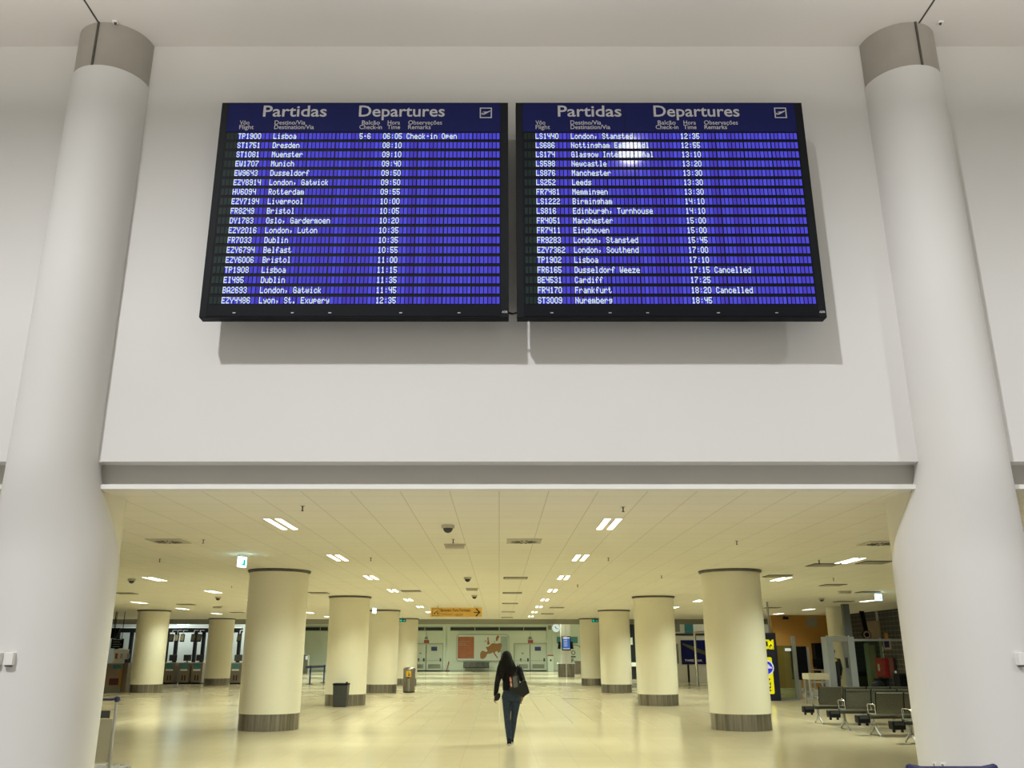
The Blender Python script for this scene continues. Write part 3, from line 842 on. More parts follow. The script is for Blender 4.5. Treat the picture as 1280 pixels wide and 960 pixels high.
def bench_row(x0, y, n, pitch, lab, grp, seat_w, box_at_left, mat_seat, facing=1, cat='bench'):
    """beam bench along +x from x0; facing +1 looks away (+y)"""
    t = thing('beam_bench', (x0 + n*pitch/2, y, 0), lab, cat, grp)
    f = facing
    for k in range(n):
        cx = x0 + (k + .5)*pitch; hw = seat_w/2
        # backrest: slightly leaning panel with rounded top roll
        b = MB(); prev = None
        prof = [(-.24, .44), (-.27, .50), (-.30, .62), (-.335, .80), (-.35, .855), (-.365, .862), (-.375, .85)]
        for (py, pz) in prof:
            r = [(cx - hw, y + f*py, pz), (cx + hw, y + f*py, pz), (cx + hw, y + f*(py - .018), pz - .004), (cx - hw, y + f*(py - .018), pz - .004)]
            rg = b.ring(r)
            if prev: b.bridge(prev, rg)
            else: b.cap(rg, True)
            prev = rg
        b.cap(prev)
        bk = b.build('backrest', mat_seat, t)
        b = MB()
        for sx in (-1, 1): b.tube([(cx + sx*(hw + .004), y + f*py, pz) for py, pz in prof], .012, 6)
        b.build('rim', M['blackplastic'], bk)
        b = MB(); prev = None
        for (py, pz) in ((-.25, .425), (-.10, .405), (.08, .415), (.20, .435), (.235, .42), (.235, .40)):
            r = [(cx - hw, y + f*py, pz), (cx + hw, y + f*py, pz), (cx + hw, y + f*py, pz - .018), (cx - hw, y + f*py, pz - .018)]
            rg = b.ring(r)
            if prev: b.bridge(prev, rg)
            else: b.cap(rg, True)
            prev = rg
        b.cap(prev); b.build('seat', mat_seat, t)
    b = MB(); b.box(x0 - .02, x0 + n*pitch + .02, y - .035, y + .035, .33, .40); b.build('beam', M['darksteel'], t, bevel=.006)
    legs = [x0 + .06, x0 + n*pitch - .06] if n < 3 else [x0 + .06, x0 + n*pitch/2, x0 + n*pitch - .06]
    for lx in legs:
        b = MB()
        b.tube([(lx, y, .34), (lx, y, .22), (lx, y + .10, .12), (lx, y + .26, .02)], [.028, .026, .020, .016], 8)
        b.tube([(lx, y, .22), (lx, y - .10, .12), (lx, y - .26, .02)], [.026, .020, .016], 8)
        b.lathe([(.026, .001), (.026, .022)], lx, y + .26, 12); b.lathe([(.026, .001), (.026, .022)], lx, y - .26, 12)
        b.build('leg', M['alu'], t, smooth=True)
    for k in range(n + 1):
        ax = x0 + k*pitch
        b = MB()
        b.tube([(ax, y - f*.27, .44), (ax, y - f*.28, .59), (ax, y - f*.24, .62), (ax, y + f*.08, .62), (ax, y + f*.12, .59), (ax, y + f*.10, .44)], .010, 6)
        b.build('armrest', M['chrome'], t, smooth=True)
    if box_at_left:
        b = MB(); b.box(x0 - .30, x0 - .05, y - .10, y + .12, .25, .40); bx = b.build('socket_box', M['blackplastic'], t, bevel=.02)
        b = MB(); b.box(x0 - .27, x0 - .08, y - .104, y - .1, .33, .385); b.build('socket_plate', M['darkgrey'], bx)
        b = MB()
        for sx in (-.26, -.10): b.tube([(x0 + sx, y - .02, .25), (x0 + sx, y - .02, .20)], .03, 8)
        b.build('socket_foot', M['blackplastic'], bx)
    return t
bl, br = at(579, 835, 88.2), at(611.5, 835, 88.2)
bench_row(bl.x, 88.15, 4, (br.x - bl.x)/4, 'dark four-seat bench against the rear wall under the map panel', 'rear wall bench', .58, False, M['darksteel'], facing=-1)

# notices, plates and fire gear on the rear doors
def plate(name, u0, v0, u1, v1, Y, m_, lab, cat, th=.03, grp=None):
    p0, p1 = at(u0, v1, Y), at(u1, v0, Y)
    b = MB(); b.box(p0.x, p1.x, Y - th, Y - .001, p0.z, p1.z)
    return tag(b.build(name, M[m_], loc=((p0.x + p1.x)/2, Y, p0.z), bevel=.004), lab, cat, grp)
plate('door_plate', 539, 808.5, 546.5, 813.5, YB - .06, 'blueplate', 'blue plate on the right leaf of the left rear door', 'sign')
plate('door_plate', 668.5, 808.5, 676, 813.5, YB - .06, 'blueplate', 'blue plate on the right leaf of the right rear door', 'sign')
plate('notice', 530, 800, 536.5, 804.8, YB - .0, 'rednotice', 'dull red sign above the left rear door', 'sign')
plate('notice', 660, 800, 666.3, 804.8, YB - .0, 'rednotice', 'dull red sign above the right rear door', 'sign')
for u, lab in ((533, 'small grey alarm bell above the red sign of the left rear door'), (663, 'small grey alarm bell above the red sign of the right rear door')):
    p = at(u, 797.3, YB)
    t = thing('alarm_bell', (p.x, YB, p.z), lab, 'alarm bell')
    b = MB(); b.rings([(p.x, YB - .10, p.z - .12, .16, .09), (p.x, YB - .10, p.z - .02, .15, .09), (p.x, YB - .10, p.z + .10, .10, .07)], 16); b.build('bell', M['louvre'], t, smooth=True)
    b = MB(); b.tube([(p.x, YB - .05, p.z + .1), (p.x, YB - .05, zat(790, YB))], .02, 6); b.build('conduit', M['louvre'], t)
for u, lab in ((525.5, 'small keypad on the left leaf of the left rear door'), (653.2, 'small keypad on the left leaf of the right rear door')):
    p = at(u, 816.6, YB - .06); q = at(u - 2, 825, YB - .06)
    t = thing('door_sticker', (p.x, YB - .06, q.z), lab, 'door sign')
    b = MB(); b.box(p.x - .1, p.x + .1, YB - .085, YB - .06, p.z - .07, p.z + .07); b.build('upper_sticker', M['louvre'], t)
    b = MB(); b.box(q.x - .09, q.x + .05, YB - .085, YB - .06, q.z - .13, q.z + .15); b.build('green_sticker', M['darkgrey'], t)
# red mop leaning on the pilaster and a dark block
p0, p1 = at(558.2, 838.6, YB - .35), at(561, 827, YB - .2)
t = thing('fire_hose_stand', (p0.x, p0.y, 0), 'thin red pole leaning on the rear wall left of the map panel', 'pole')
b = MB(); b.tube([(p0.x, p0.y, .03), (p1.x, p1.y, p1.z)], .045, 8); b.build('pole', M['rednotice'], t)
b = MB(); b.box(p0.x - .12, p0.x + .30, p0.y - .12, p0.y + .12, 0.001, .10); b.build('foot', M['darkgrey'], t, bevel=.02)
# low grey cabinet with red top right of the right door
p0, p1 = at(685, 839, YB - .5), at(691.8, 818.5, YB - .5)
t = thing('service_post', ((p0.x + p1.x)/2, YB - .4, 0), 'pale post with a red cap right of the right rear door', 'post')
b = MB(); b.box(p0.x, p1.x, YB - .6, YB - .17, .001, p1.z - .12); b.build('body', M['paleback'], t, bevel=.02)
b = MB(); b.box(p0.x, p1.x, YB - .61, YB - .17, p1.z - .12, p1.z); b.build('cap', M['rednotice'], t, bevel=.02)
b = MB(); b.box((p0.x + p1.x)/2 - .07, (p0.x + p1.x)/2 + .07, YB - .62, YB - .6, p1.z - .6, p1.z - .42); b.build('lock', M['ink'], t)
p = at(687, 784.5, YB)
b = MB(); b.box(p.x - .16, p.x + .16, YB - .30, YB - .16, p.z - .2, p.z + .2)
tag(b.build('siren_box', M['louvre'], loc=(p.x, YB - .2, p.z), bevel=.02), 'small grey box on the rear pilaster left of the clock', 'box')
# round clock on a bracket
p = at(695, 785, 86.0)
t = thing('wall_clock', (p.x, p.y, p.z), 'round white lit clock near the right end of the rear wall', 'clock')
def disc(b, x, y0, y1, z, r, n=32): b.prism([(x + r*math.cos(2*PI*i/n), z + r*math.sin(2*PI*i/n)) for i in range(n)], y0, y1)
b = MB(); disc(b, p.x, p.y - .06, p.y + .06, p.z, .40); b.build('case', M['doorframe'], t)
b = MB(); disc(b, p.x, p.y - .068, p.y - .06, p.z, .375); b.build('dial', emit_mat('lit_clock_dial', (.72, .85, .70), .85), t)
b = MB(); b.obox((p.x - .04, p.y - .075, p.z + .06), Vector((-.05, 0, .09)), (0, .004, 0), Vector((.028, 0, .015)))
b.obox((p.x + .10, p.y - .075, p.z - .05), Vector((.13, 0, -.055)), (0, .004, 0), Vector((.008, 0, .018))); b.build('hand', M['ink'], t)
b = MB(); b.box(p.x - .04, p.x + .04, p.y + .05, YB, p.z - .04, p.z + .04); b.build('bracket', M['doorframe'], t)
# teal wall band and round emblem behind the kiosk
plate('teal_band', 696, 796, 722, 804.3, YB - .0, 'teal', 'teal band on the rear wall behind the screen kiosk', 'sign', th=.04)
p = at(718, 818, YB)
t = thing('wall_emblem', (p.x, YB, p.z), 'round outlined emblem on the rear wall right of the screen kiosk', 'emblem')
b = MB()
for rr, zz, xx in ((.92, 0, 0), (.20, .16, -.10)):
    n = 48
    o1 = b.ring([(p.x + xx + rr*math.cos(2*PI*i/n), YB - .02, p.z + zz + rr*math.sin(2*PI*i/n)) for i in range(n)])
    o2 = b.ring([(p.x + xx + (rr - .06)*math.cos(2*PI*i/n), YB - .02, p.z + zz + (rr - .06)*math.sin(2*PI*i/n)) for i in range(n)])
    b.bridge(o1, o2)
b.box(p.x - .35, p.x + .12, YB - .025, YB - .01, p.z - .28, p.z - .16)
put_text(b, 'F', (p.x - .3, YB - .02, p.z - .75), RX, UP, .34, .24, .02)
b.build('outline', M['darkgrey'], t)

# screen kiosk
YK = 68.0
def kz(x, y): return at(690 + x/12.0, 770 + y/12.0, YK)
bl_, br_ = kz(90, 910), kz(325, 912)
t = thing('screen_kiosk', ((bl_.x + br_.x)/2, YK, 0), 'pale pillar kiosk with a lit blue screen near the rear wall', 'kiosk')
cxk = kz(205, 500).x
b = MB()
for s in (-1, 1):
    b.prism([(cxk + s*.03, .001), (cxk + s*.60, .001), (cxk + s*.60, .92), (cxk + s*.03, .92)], YK - .35, YK + .3)
b.build('counter_base', M['steel'], t, bevel=.02)
b = MB(); b.box(cxk - .66, cxk + .66, YK - .42, YK + .35, .92, .97); b.build('counter_top', M['white'], t, bevel=.015)
b = MB(); b.box(cxk - .032, cxk + .032, YK - .36, YK - .34, .001, .92); b.build('centre_strip', M['white'], t)
z1 = kz(205, 125).z
b = MB(); b.box(cxk - .36, cxk - .05, YK - .12, YK + .12, .97, z1); b.box(cxk + .05, cxk + .36, YK - .12, YK + .12, .97, z1); b.box(cxk - .06, cxk + .06, YK - .06, YK + .1, .97, z1)
b.build('post', M['white'], t)
s0, s1 = kz(148, 515), kz(275, 305)
b = MB(); b.box(s0.x, s1.x, YK - .22, YK - .12, s0.z, s1.z); sf = b.build('screen_frame', M['black'], t, bevel=.01)
b = MB(); b.box(s0.x + .06, s1.x - .06, YK - .228, YK - .22, s0.z + .08, s1.z - .07); b.build('screen', M['screen'], sf)
b = MB(); b.box(s0.x + .06, s1.x - .06, YK - .232, YK - .228, s1.z - .15, s1.z - .07); b.box(s0.x + .06, s1.x - .06, YK - .232, YK - .228, s0.z + .08, s0.z + .13)
for k in range(6): b.box(s0.x + .14, s0.x + .40, YK - .232, YK - .228, s0.z + .3 + k*.13, s0.z + .34 + k*.13)
b.build('screen_text', M['screenpale'], sf)
for s in (-1, 1):
    b = MB(); b.obox((cxk + s*.46, YK - .02, kz(0, 440).z), Vector((.06, .12, 0)), Vector((s*.05, 0, .0)), Vector((-s*.03, 0, .26)))
    b.build('side_screen', M['black'], t)
# slim dark cabinet partly behind the farthest right column
p0 = at(718.5, 840, 78)
b = MB(); b.box(p0.x, p0.x + .8, 77.6, 78.4, .001, 1.05)
tag(b.build('dark_cabinet', M['brown'], loc=(p0.x + .4, 78, 0), bevel=.02), 'dark low cabinet between the screen kiosk and the farthest right column', 'cabinet')

# ------------------------------------------------------------------ bins, barrier
p = at(425.5, 881.5, 29.75)
t = thing('litter_bin', (p.x, 29.75, 0), 'square black litter bin at the foot of a left cream column', 'litter bin')
b = MB(); prev = None
for z, h in ((.001, .205), (.66, .235)):
    rg = b.ring([(p.x - h, 29.75 - h, z), (p.x + h, 29.75 - h, z), (p.x + h, 29.75 + h, z), (p.x - h, 29.75 + h, z)])
    if prev: b.bridge(prev, rg)
    else: b.cap(rg, True)
    prev = rg
b.cap(prev); b.build('body', M['darkgrey'], t, bevel=.02)
b = MB(); b.box(p.x - .245, p.x + .245, 29.505, 29.995, .66, .72); b.build('lid', M['blackplastic'], t, bevel=.02)
b = MB(); b.box(p.x + .17, p.x + .23, 29.55, 29.62, .72, .76); b.build('latch', M['blackplastic'], t)

p = ground(511, 865.5); yb = p.y
t = thing('litter_bin', (p.x, yb, 0), 'domed steel litter bin with a yellow label left of the walkway', 'litter bin')
r = .265
b = MB(); b.lathe([(r, .04), (r, .92)], p.x, yb, 40); b.build('body', M['steel'], t, smooth=True)
b = MB(); b.lathe([(r - .02, .001), (r - .02, .04)], p.x, yb, 40); b.build('plinth', M['blackplastic'], t)
b = MB(); b.lathe([(r + .012, .92), (r + .012, .95), (r, 1.0), (r*.8, 1.04), (r*.4, 1.06), (.02, 1.065)], p.x, yb, 40); b.build('domed_lid', M['steel'], t, smooth=True)
def curved(b, x, y, r, a0, a1, z0, z1, n=8):
    A = b.ring([(x + r*math.sin(lerp(a0, a1, i/n)), y - r*math.cos(lerp(a0, a1, i/n)), z0) for i in range(n + 1)])
    B = b.ring([(x + r*math.sin(lerp(a0, a1, i/n)), y - r*math.cos(lerp(a0, a1, i/n)), z1) for i in range(n + 1)])
    b.bridge(A, B, False)
b = MB(); curved(b, p.x, yb, r + .004, -.45, .40, .66, .90); lb = b.build('yellow_label', mat('amber_label', (.75, .45, .02), .5, noise=(8, .05)), t)
b = MB(); curved(b, p.x, yb, r + .007, -.12, .22, .70, .74); curved(b, p.x, yb, r + .007, -.05, .03, .74, .86); curved(b, p.x, yb, r + .007, .12, .2, .74, .80); b.build('bin_pictogram', M['ink'], lb)
b = MB(); curved(b, p.x, yb, r + .006, -.18, .2, .595, .65); b.build('slot', M['ink'], t)

pA, pB = ground(387, 855.3), ground(404.5, 853.4)
t = thing('belt_barrier', ((pA.x + pB.x)/2, pA.y, 0), 'navy belt barrier on two posts between left cream columns', 'barrier')
for q in (pA, pB):
    b = MB(); b.lathe([(.045, .03), (.045, .98), (.03, 1.0)], q.x, q.y, 16); po = b.build('post', M['beltblue'], t, smooth=True)
    b = MB(); b.lathe([(.19, .001), (.19, .02), (.05, .04)], q.x, q.y, 24); b.build('base', M['blackplastic'], po, smooth=True)
b = MB(); dq = (pB - pA); e = pA - dq*.55
b.obox((pA + pB)/2*.5 + (e + pB)/2*.5 + Vector((0, 0, .92)), (pB - e)*.46, Vector((0, .012, 0)), Vector((0, 0, .065))); b.build('belt', M['beltblue'], t)
# dark kiosk seen past the left columns
p = at(382, 838, 80)
t = thing('check_in_kiosk', (p.x, 80, 0), 'dark kiosk with a pale blue screen beyond the belt barrier', 'kiosk')
b = MB(); b.prism([(p.x - .45, .001), (p.x + .25, .001), (p.x + .2, 1.5), (p.x - .2, 1.6), (p.x - .3, 2.1), (p.x - .45, 2.1)], 79.7, 80.3); b.build('body', M['louvre'], t, bevel=.03)
b = MB(); b.box(p.x + .0, p.x + .18, 79.66, 79.7, 1.15, 1.45); b.build('screen', M['screenpale'], t)

# ------------------------------------------------------------------ check-in area at far left
YD = 51.9
def dz(u, v, Y=YD): return at(u, v, Y)
# portal beam, mullions and white panels behind the desks
YPN = 56.0
xl, xr = at(128, 800, YPN).x, at(312, 800, YPN).x
b = MB(); b.box(xl - 6, xr, YPN, YPN + .2, 0, 4.85); struct(b.build('wall_check_in', mat('pale_blue_grey_wall', (.52, .57, .56), .5, noise=(1, .02))))
t = thing('check_in_portal', ((xl + xr)/2, 54.2, 0), 'black gantry frame standing over the check-in desks', 'gantry')
b = MB(); b.box(xl, xr, 54.0, 54.4, at(200, 790.5, 54).z, at(200, 785.2, 54).z); b.build('beam', M['blackplastic'], t)
b = MB(); b.box(xl, xr, 53.96, 54.0, at(200, 785.2, 54).z, at(200, 784.0, 54).z); b.build('pale_strip', M['white'], t)
for u in (208, 219.5, 243.5, 253.5, 270, 286, 298.5, 146, 163):
    x = at(u, 810, 54.2).x
    b = MB(); b.box(x - .09, x + .09, 54.1, 54.3, .001, at(200, 788, 54.2).z); b.build('upright', M['blackplastic'], t)
mon0 = None
mlabs = ['in the pair above the leftmost teal desk', 'right of the leftmost pair over the desks', 'with a pale yellow screen over the desks', 'left of the dark uprights over the desks', 'beside the left side of the far left cream column', 'over the desk hidden behind the left cream column']
for i, (u, pale) in enumerate(((214.5, 0), (221, 1), (228, 1), (241.5, 0), (249, 0), (299, 0))):
    p = at(u, 797.5, 53.2)
    t = thing('hanging_monitor', (p.x, 53.2, p.z), 'tilted hanging monitor %s' % mlabs[i], 'monitor', 'monitors over the check-in desks')
    b = MB(); r_ = Vector((.12, 0, 0)); b.obox((p.x, 53.2, p.z), r_, Vector((0, .04, -.02)), Vector((.035, -.06, .20))); c = b.build('case', M['black'], t)
    b = MB(); b.obox((p.x, 53.14, p.z + .015), r_*.86, Vector((0, .004, -.002)), Vector((.03, -.05, .16))); b.build('screen', mat('dim_yellow_screen', (.04, .038, .02), .4, noise=(5, .2), emit=(.8, .72, .35), estr=.22 if pale else .03), c)
    zt = at(200, 790.5, 54).z
    b = MB(); b.tube([(p.x, 53.25, p.z + .15), (p.x, 53.3, zt + .1), (p.x, 54.1, zt + .12)], .025, 6); b.build('arm', M['alu'], t)
desks = [(214.5, 'leftmost taupe check-in desk beyond the far left column'), (232.5, 'taupe check-in desk in the middle of the visible row'), (248.5, 'taupe check-in desk just left of the column among the desks'),
         (296.5, 'taupe check-in desk seen right of the column among the desks'), (199, 'taupe check-in desk half hidden by the far left column')]
def desk(xc, y, lab, front, w_=.62):
    t = thing('check_in_desk', (xc, y, 0), lab, 'check-in desk', 'check-in desks')
    b = MB(); b.box(xc - w_/2, xc + w_/2, y - .35, y + .35, .08, 1.12); b.build('body', front, t, bevel=.012)
    b = MB(); b.box(xc - w_/2 + .03, xc + w_/2 - .03, y - .31, y + .31, .001, .08); b.build('plinth', M['blackplastic'], t)
    b = MB(); b.box(xc - w_/2 - .02, xc + w_/2 + .02, y - .40, y + .36, 1.12, 1.16); b.build('top', M['brown2'], t, bevel=.01)
    b = MB(); b.box(xc - .17, xc + .17, y - .375, y - .35, .80, 1.10); b.build('teal_panel', M['teal'], t)
    b = MB(); b.box(xc - .19, xc + .19, y - .43, y - .35, .72, .80); b.build('card_ledge', M['white'], t)
    b = MB(); b.box(xc - .10, xc - .03, y - .358, y - .35, .20, .48); b.box(xc + .05, xc + .12, y - .358, y - .35, .20, .48); b.build('grille', M['ink'], t)
    return t
for u, lab in desks: desk(at(u, 840, YD).x, YD, lab, M['brown'])
m0 = ['on the leftmost taupe check-in desk', 'on the middle check-in desk', 'on the check-in desk just left of the column', 'on the check-in desk right of the column', 'on the half hidden check-in desk']
for i, (u, lab) in enumerate(desks):
    x = at(u, 840, YD).x
    t = thing('desk_monitor', (x, YD, 1.16), 'black desk monitor seen from behind %s' % m0[i], 'monitor', 'monitors on the check-in desks')
    b = MB(); b.box(x - .24, x + .20, YD + .04, YD + .10, 1.24, 1.58); b.build('case', M['darkgrey'], t, bevel=.015)
    b = MB(); b.box(x - .05, x + .01, YD + .05, YD + .08, 1.18, 1.26); b.box(x - .13, x + .09, YD - .04, YD + .15, 1.16, 1.18); b.build('stand', M['blackplastic'], t)
# nearer desk with orange edge at the far left
YA = 41.2
p0, p1 = at(131, 864, YA), at(162, 828.5, YA)
xa, xb = p0.x, p1.x
t = thing('advert_desk', ((xa + xb)/2, YA, 0), 'taupe desk with an orange edge and maroon panel at far left', 'desk')
b = MB(); b.box(xa - .6, xa + .78, YA - .3, YA + .4, .10, 1.17); b.build('left_body', M['brown2'], t, bevel=.01)
b = MB(); b.box(xa - .62, xa + .80, YA - .33, YA + .4, .001, .22); b.build('plinth', M['louvre'], t)
b = MB(); b.box(xa + .26, xa + .68, YA - .31, YA - .3, .30, .58); b.build('maroon_panel', M['maroon'], t)
b = MB(); b.box(xa + .68, xa + .80, YA - .312, YA - .2, .22, .98); b.build('orange_edge', M['orange'], t)
b = MB(); b.box(xa + .36, xa + .72, YA - .32, YA - .3, .98, 1.15); b.build('teal_panel', M['teal'], t)
b = MB(); b.box(xa + .80, xb + .05, YA - .25, YA + .4, .001, 1.24); b.build('right_body', M['brown'], t, bevel=.01)
b = MB(); b.box(xa - .62, xa + .80, YA - .36, YA + .42, 1.17, 1.21); b.build('top', M['louvre'], t)
pa, pb = at(140.5, 829, YA), at(161, 811.5, YA)
t = thing('advert_board', ((pa.x + pb.x)/2, YA + .05, 1.21), 'white advert board with small pictures standing on the far left desk', 'advert')
b = MB(); b.box(pa.x, pb.x, YA + .04, YA + .07, 1.212, pb.z); bd = b.build('board', M['white'], t)
def vz(v): return at(150, v, YA).z
b = MB(); b.box(pa.x + .06, pa.x + .18, YA + .034, YA + .04, vz(823.5), vz(816.5)); b.build('red_picture', M['rust'], bd)
b = MB()
for dx_, w2 in ((.30, .10), (.60, .12)): b.box(pa.x + dx_, pa.x + dx_ + w2, YA + .034, YA + .04, vz(823), vz(817))
b.build('grey_picture', M['alu'], bd)
b = MB(); b.box(pa.x + .55, pa.x + .72, YA - .04, YA + .0, 1.212, vz(824)); 
tag(b.build('card_holder', M['navybox'], loc=(pa.x + .63, YA - .02, 1.212)), 'small dark blue card holder before the white advert board', 'card holder')
pa, pb = at(138.5, 810.5, YA + .6), at(155, 798.5, YA + .6)
t = thing('hanging_sign', ((pa.x + pb.x)/2, YA + .6, ZC), 'black hanging sign with faint lettering at far left', 'sign')
b = MB(); b.box(pa.x, pb.x, YA + .57, YA + .63, pa.z, pb.z); sp = b.build('panel', M['black'], t)
b = MB()
for k in range(4): b.box(pa.x + .08, pa.x + (.48 if k % 2 else .4), YA + .566, YA + .57, pa.z + .07 + k*.10, pa.z + .095 + k*.10)
b.build('text_line', M['louvre'], sp)
b = MB()
for x in (pa.x + .1, pb.x - .1): b.tube([(x, YA + .6, pb.z), (x, YA + .6, ZC)], .015, 6)
b.build('hanger', M['blackplastic'], t)
pa, pb = at(134, 798, YA + 1), at(151, 785, YA + 1)
t = thing('hanging_monitor', ((pa.x + pb.x)/2, YA + 1, pa.z), 'large dark monitor hung at a slant at far left', 'monitor')
b = MB(); b.prism([(pa.x, pa.z), (pb.x - .18, pa.z), (pb.x, pb.z), (pa.x + .1, pb.z)], YA + .95, YA + 1.05); b.build('case', M['black'], t)
b = MB(); b.tube([(pb.x - .3, YA + 1, pb.z - .02), (pb.x - .3, YA + 1, ZC)], .02, 6); b.build('hanger', M['blackplastic'], t)

# ------------------------------------------------------------------ right-hand side area
# ATM cabinet
YM = 33.5
x1b, x1t = at(977.5, 876, YM).x, at(969.5, 791, YM).x
xr_ = x1b - .02; xl_ = xr_ - 1.15
zt = at(969, 791, YM).z
t = thing('cash_machine_sign', ((xl_ + xr_)/2, YM + .3, 0), 'tall navy cash machine pillar with yellow lettering and round blue logo', 'cash machine')
b = MB(); b.box(xl_, xr_, YM, YM + .6, .001, zt); body = b.build('cabinet', M['navybox'], t, bevel=.01)
def az(v): return at(965, v, YM).z
b = MB(); put_text(b, 'ATM', (xr_ - .10, YM - .006, az(807)), RX, UP, az(800) - az(807), .62, .05, 'r')
put_text(b, 'HERE', (xr_ - .10, YM - .006, az(811.3)), RX, UP, (az(808) - az(811.3)), .62, .05, 'r')
b.build('yellow_lettering', M['yellow'], body)
sx0, sx1 = xr_ - .62, xr_ - .22
b = MB(); b.prism(rrect(sx0, sx1, az(867.5), az(821.5), .05), YM - .008, YM - .001); b.build('yellow_panel', M['yellow'], body)
cx_, cz_ = xr_ - .44, az(834.5)
b = MB(); disc(b, cx_, YM - .014, YM - .008, cz_, .27, 40); lg = b.build('logo_rim', M['whitelogo'], body)
b = MB(); disc(b, cx_, YM - .018, YM - .014, cz_, .225, 40); b.build('logo_disc', M['bluelogo'], lg)
b = MB(); b.prism([(cx_ - .20, cz_ - .03), (cx_ + .20, cz_ - .03), (cx_ + .19, cz_ + .02), (cx_ + .12, cz_ + .05), (cx_ + .10, cz_ + .10), (cx_ + .02, cz_ + .13), (cx_ - .10, cz_ + .14), (cx_ - .17, cz_ + .09)], YM - .022, YM - .018); b.build('logo_mark', M['whitelogo'], lg)
b = MB(); put_text(b, 'ATM', (sx1 - .27, YM - .012, az(846)), (0, 0, -1), (1, 0, 0), .16, .50, .02); b.build('dark_lettering', M['navybox'], body)
# dark sign panel above it in the distance and grey ceiling rod
b = MB(); q = at(962, 790, YM + .4); b.tube([(q.x, YM + .4, zt), (q.x, YM + .4, ZC)], .035, 10)
tag(b.build('ceiling_rod', M['alu'], loc=(q.x, YM + .4, zt)), 'thin grey rod from the navy pillar up to the ceiling', 'rod')
# glass booth right of it
YG = 34.2
def gx(u, v=835): return at(u, v, YG).x
t = thing('glass_partition', (gx(984), YG, 0), 'greenish glass partition with grey posts right of the navy pillar', 'partition')
zg = at(980, 795, YG).z
for u in (970.5, 995.5):
    b = MB(); x = at(u + 3, 876, YG).x
    b.box(x - .07, x + .07, YG - .05, YG + .05, .001, zg); b.build('post', M['alu'], t, bevel=.01)
b = MB(); b.box(at(973, 876, YG).x, at(998, 876, YG).x, YG - .012, YG + .012, .05, zg - .35); b.build('pane', M['glass'], t)
b = MB(); b.box(at(973, 876, YG).x, at(998, 876, YG).x, YG - .03, YG + .03, .001, .06); b.build('sill', M['alu'], t)
b = MB(); p = at(985, 812, YG); b.box(p.x - .12, p.x + .1, YG - .02, YG - .012, p.z - .05, p.z + .05); b.build('sticker', M['screenpale'], t)
# x-ray machine: dark upright cabinet on a frame
YR = 35.0
p0, p1 = at(995, 846, YR), at(1004.5, 808, YR)
t = thing('baggage_scanner', ((p0.x + p1.x)/2, YR, 0), 'black upright scanner cabinet right of the glass partition', 'scanner')
b = MB(); b.box(p0.x - .02, p1.x, YR - .3, YR + .4, p0.z, p1.z); b.build('hood', M['black'], t, bevel=.03)
b = MB(); b.box(p1.x, p1.x + .10, YR - .28, YR + .4, p0.z + .05, p1.z - .03); b.build('side_panel', M['alu'], t, bevel=.01)
b = MB(); b.box(p0.x - .03, p1.x + .28, YR - .33, YR + .4, p0.z - .10, p0.z); b.build('conveyor', M['blackplastic'], t, bevel=.02)
for x in (p0.x + .06, p1.x + .2):
    for y in (YR - .25, YR + .32):
        b = MB(); b.box(x - .03, x + .03, y - .03, y + .03, .001, p0.z - .10); b.build('leg', M['alu'], t)
b = MB(); b.box(p0.x + .06, p1.x + .2, YR - .27, YR - .23, .22, .27); b.box(p0.x + .06, p1.x + .2, YR + .3, YR + .34, .22, .27); b.build('stretcher', M['alu'], t)
# cream topped table
YT = 31.0
p0, p1 = at(1010, 846, YT), at(1035, 838.5, YT)
t = thing('inspection_table', ((p0.x + p1.x)/2, YT + .25, 0), 'cream topped table on grey legs before the metal detector', 'table')
zt_ = (p0.z + p1.z)/2 - .03
b = MB(); b.box(p0.x, p1.x, YT - .05, YT + .6, zt_ - .16, zt_ + .04); b.build('tabletop', M['deskwhite'], t, bevel=.015)
for x in (p0.x + .05, p1.x - .05):
    for y in (YT, YT + .52):
        b = MB(); b.box(x - .03, x + .03, y - .03, y + .03, .001, zt_ - .16); b.build('leg', M['alu'], t)
b = MB(); b.box(p0.x + .05, p1.x - .05, YT - .02, YT + .02, zt_ - .26, zt_ - .21); b.box(p0.x + .05, p1.x - .05, YT - .02, YT + .54, .16, .19); b.build('shelf_rail', M['alu'], t)
p = at(1024, 872, YT); b = MB(); b.rings([(p.x, YT + .2, .191, .2, .16), (p.x, YT + .2, .30, .22, .18), (p.x + .03, YT + .2, .42, .12, .1), (p.x, YT + .2, .46, .03, .03)], 14)
tag(b.build('bag', M['alu'], loc=(p.x, YT + .2, .191), smooth=True), 'pale bundle on the low shelf of the cream topped table', 'bag')
# desk and computer behind
YQ = 38.5
p0, p1 = at(1006, 838, YQ), at(1032, 834, YQ)
t = thing('office_desk', ((p0.x + p1.x)/2, YQ, 0), 'brown desk before the orange wall', 'desk')
zd = 1.0
b = MB(); b.box(p0.x, p1.x, YQ - .3, YQ + .4, zd - .04, zd); b.build('top', M['brown2'], t)
for x in (p0.x + .04, p1.x - .04):
    b = MB(); b.box(x - .03, x + .03, YQ - .28, YQ + .38, .001, zd - .04); b.build('side', M['brown'], t)
pm = at(1023, 829, YQ)
t = thing('desk_monitor', (pm.x, YQ, zd), 'black computer monitor on the desk before the orange wall', 'monitor')
b = MB(); b.obox((pm.x, YQ, zd + .27), (.25, .06, 0), (0, .03, 0), (0, 0, .17)); b.build('case', M['black'], t, bevel=.01)
b = MB(); b.box(pm.x - .03, pm.x + .03, YQ, YQ + .05, zd + .01, zd + .15); b.box(pm.x - .12, pm.x + .12, YQ - .08, YQ + .12, zd, zd + .015); b.build('stand', M['blackplastic'], t)
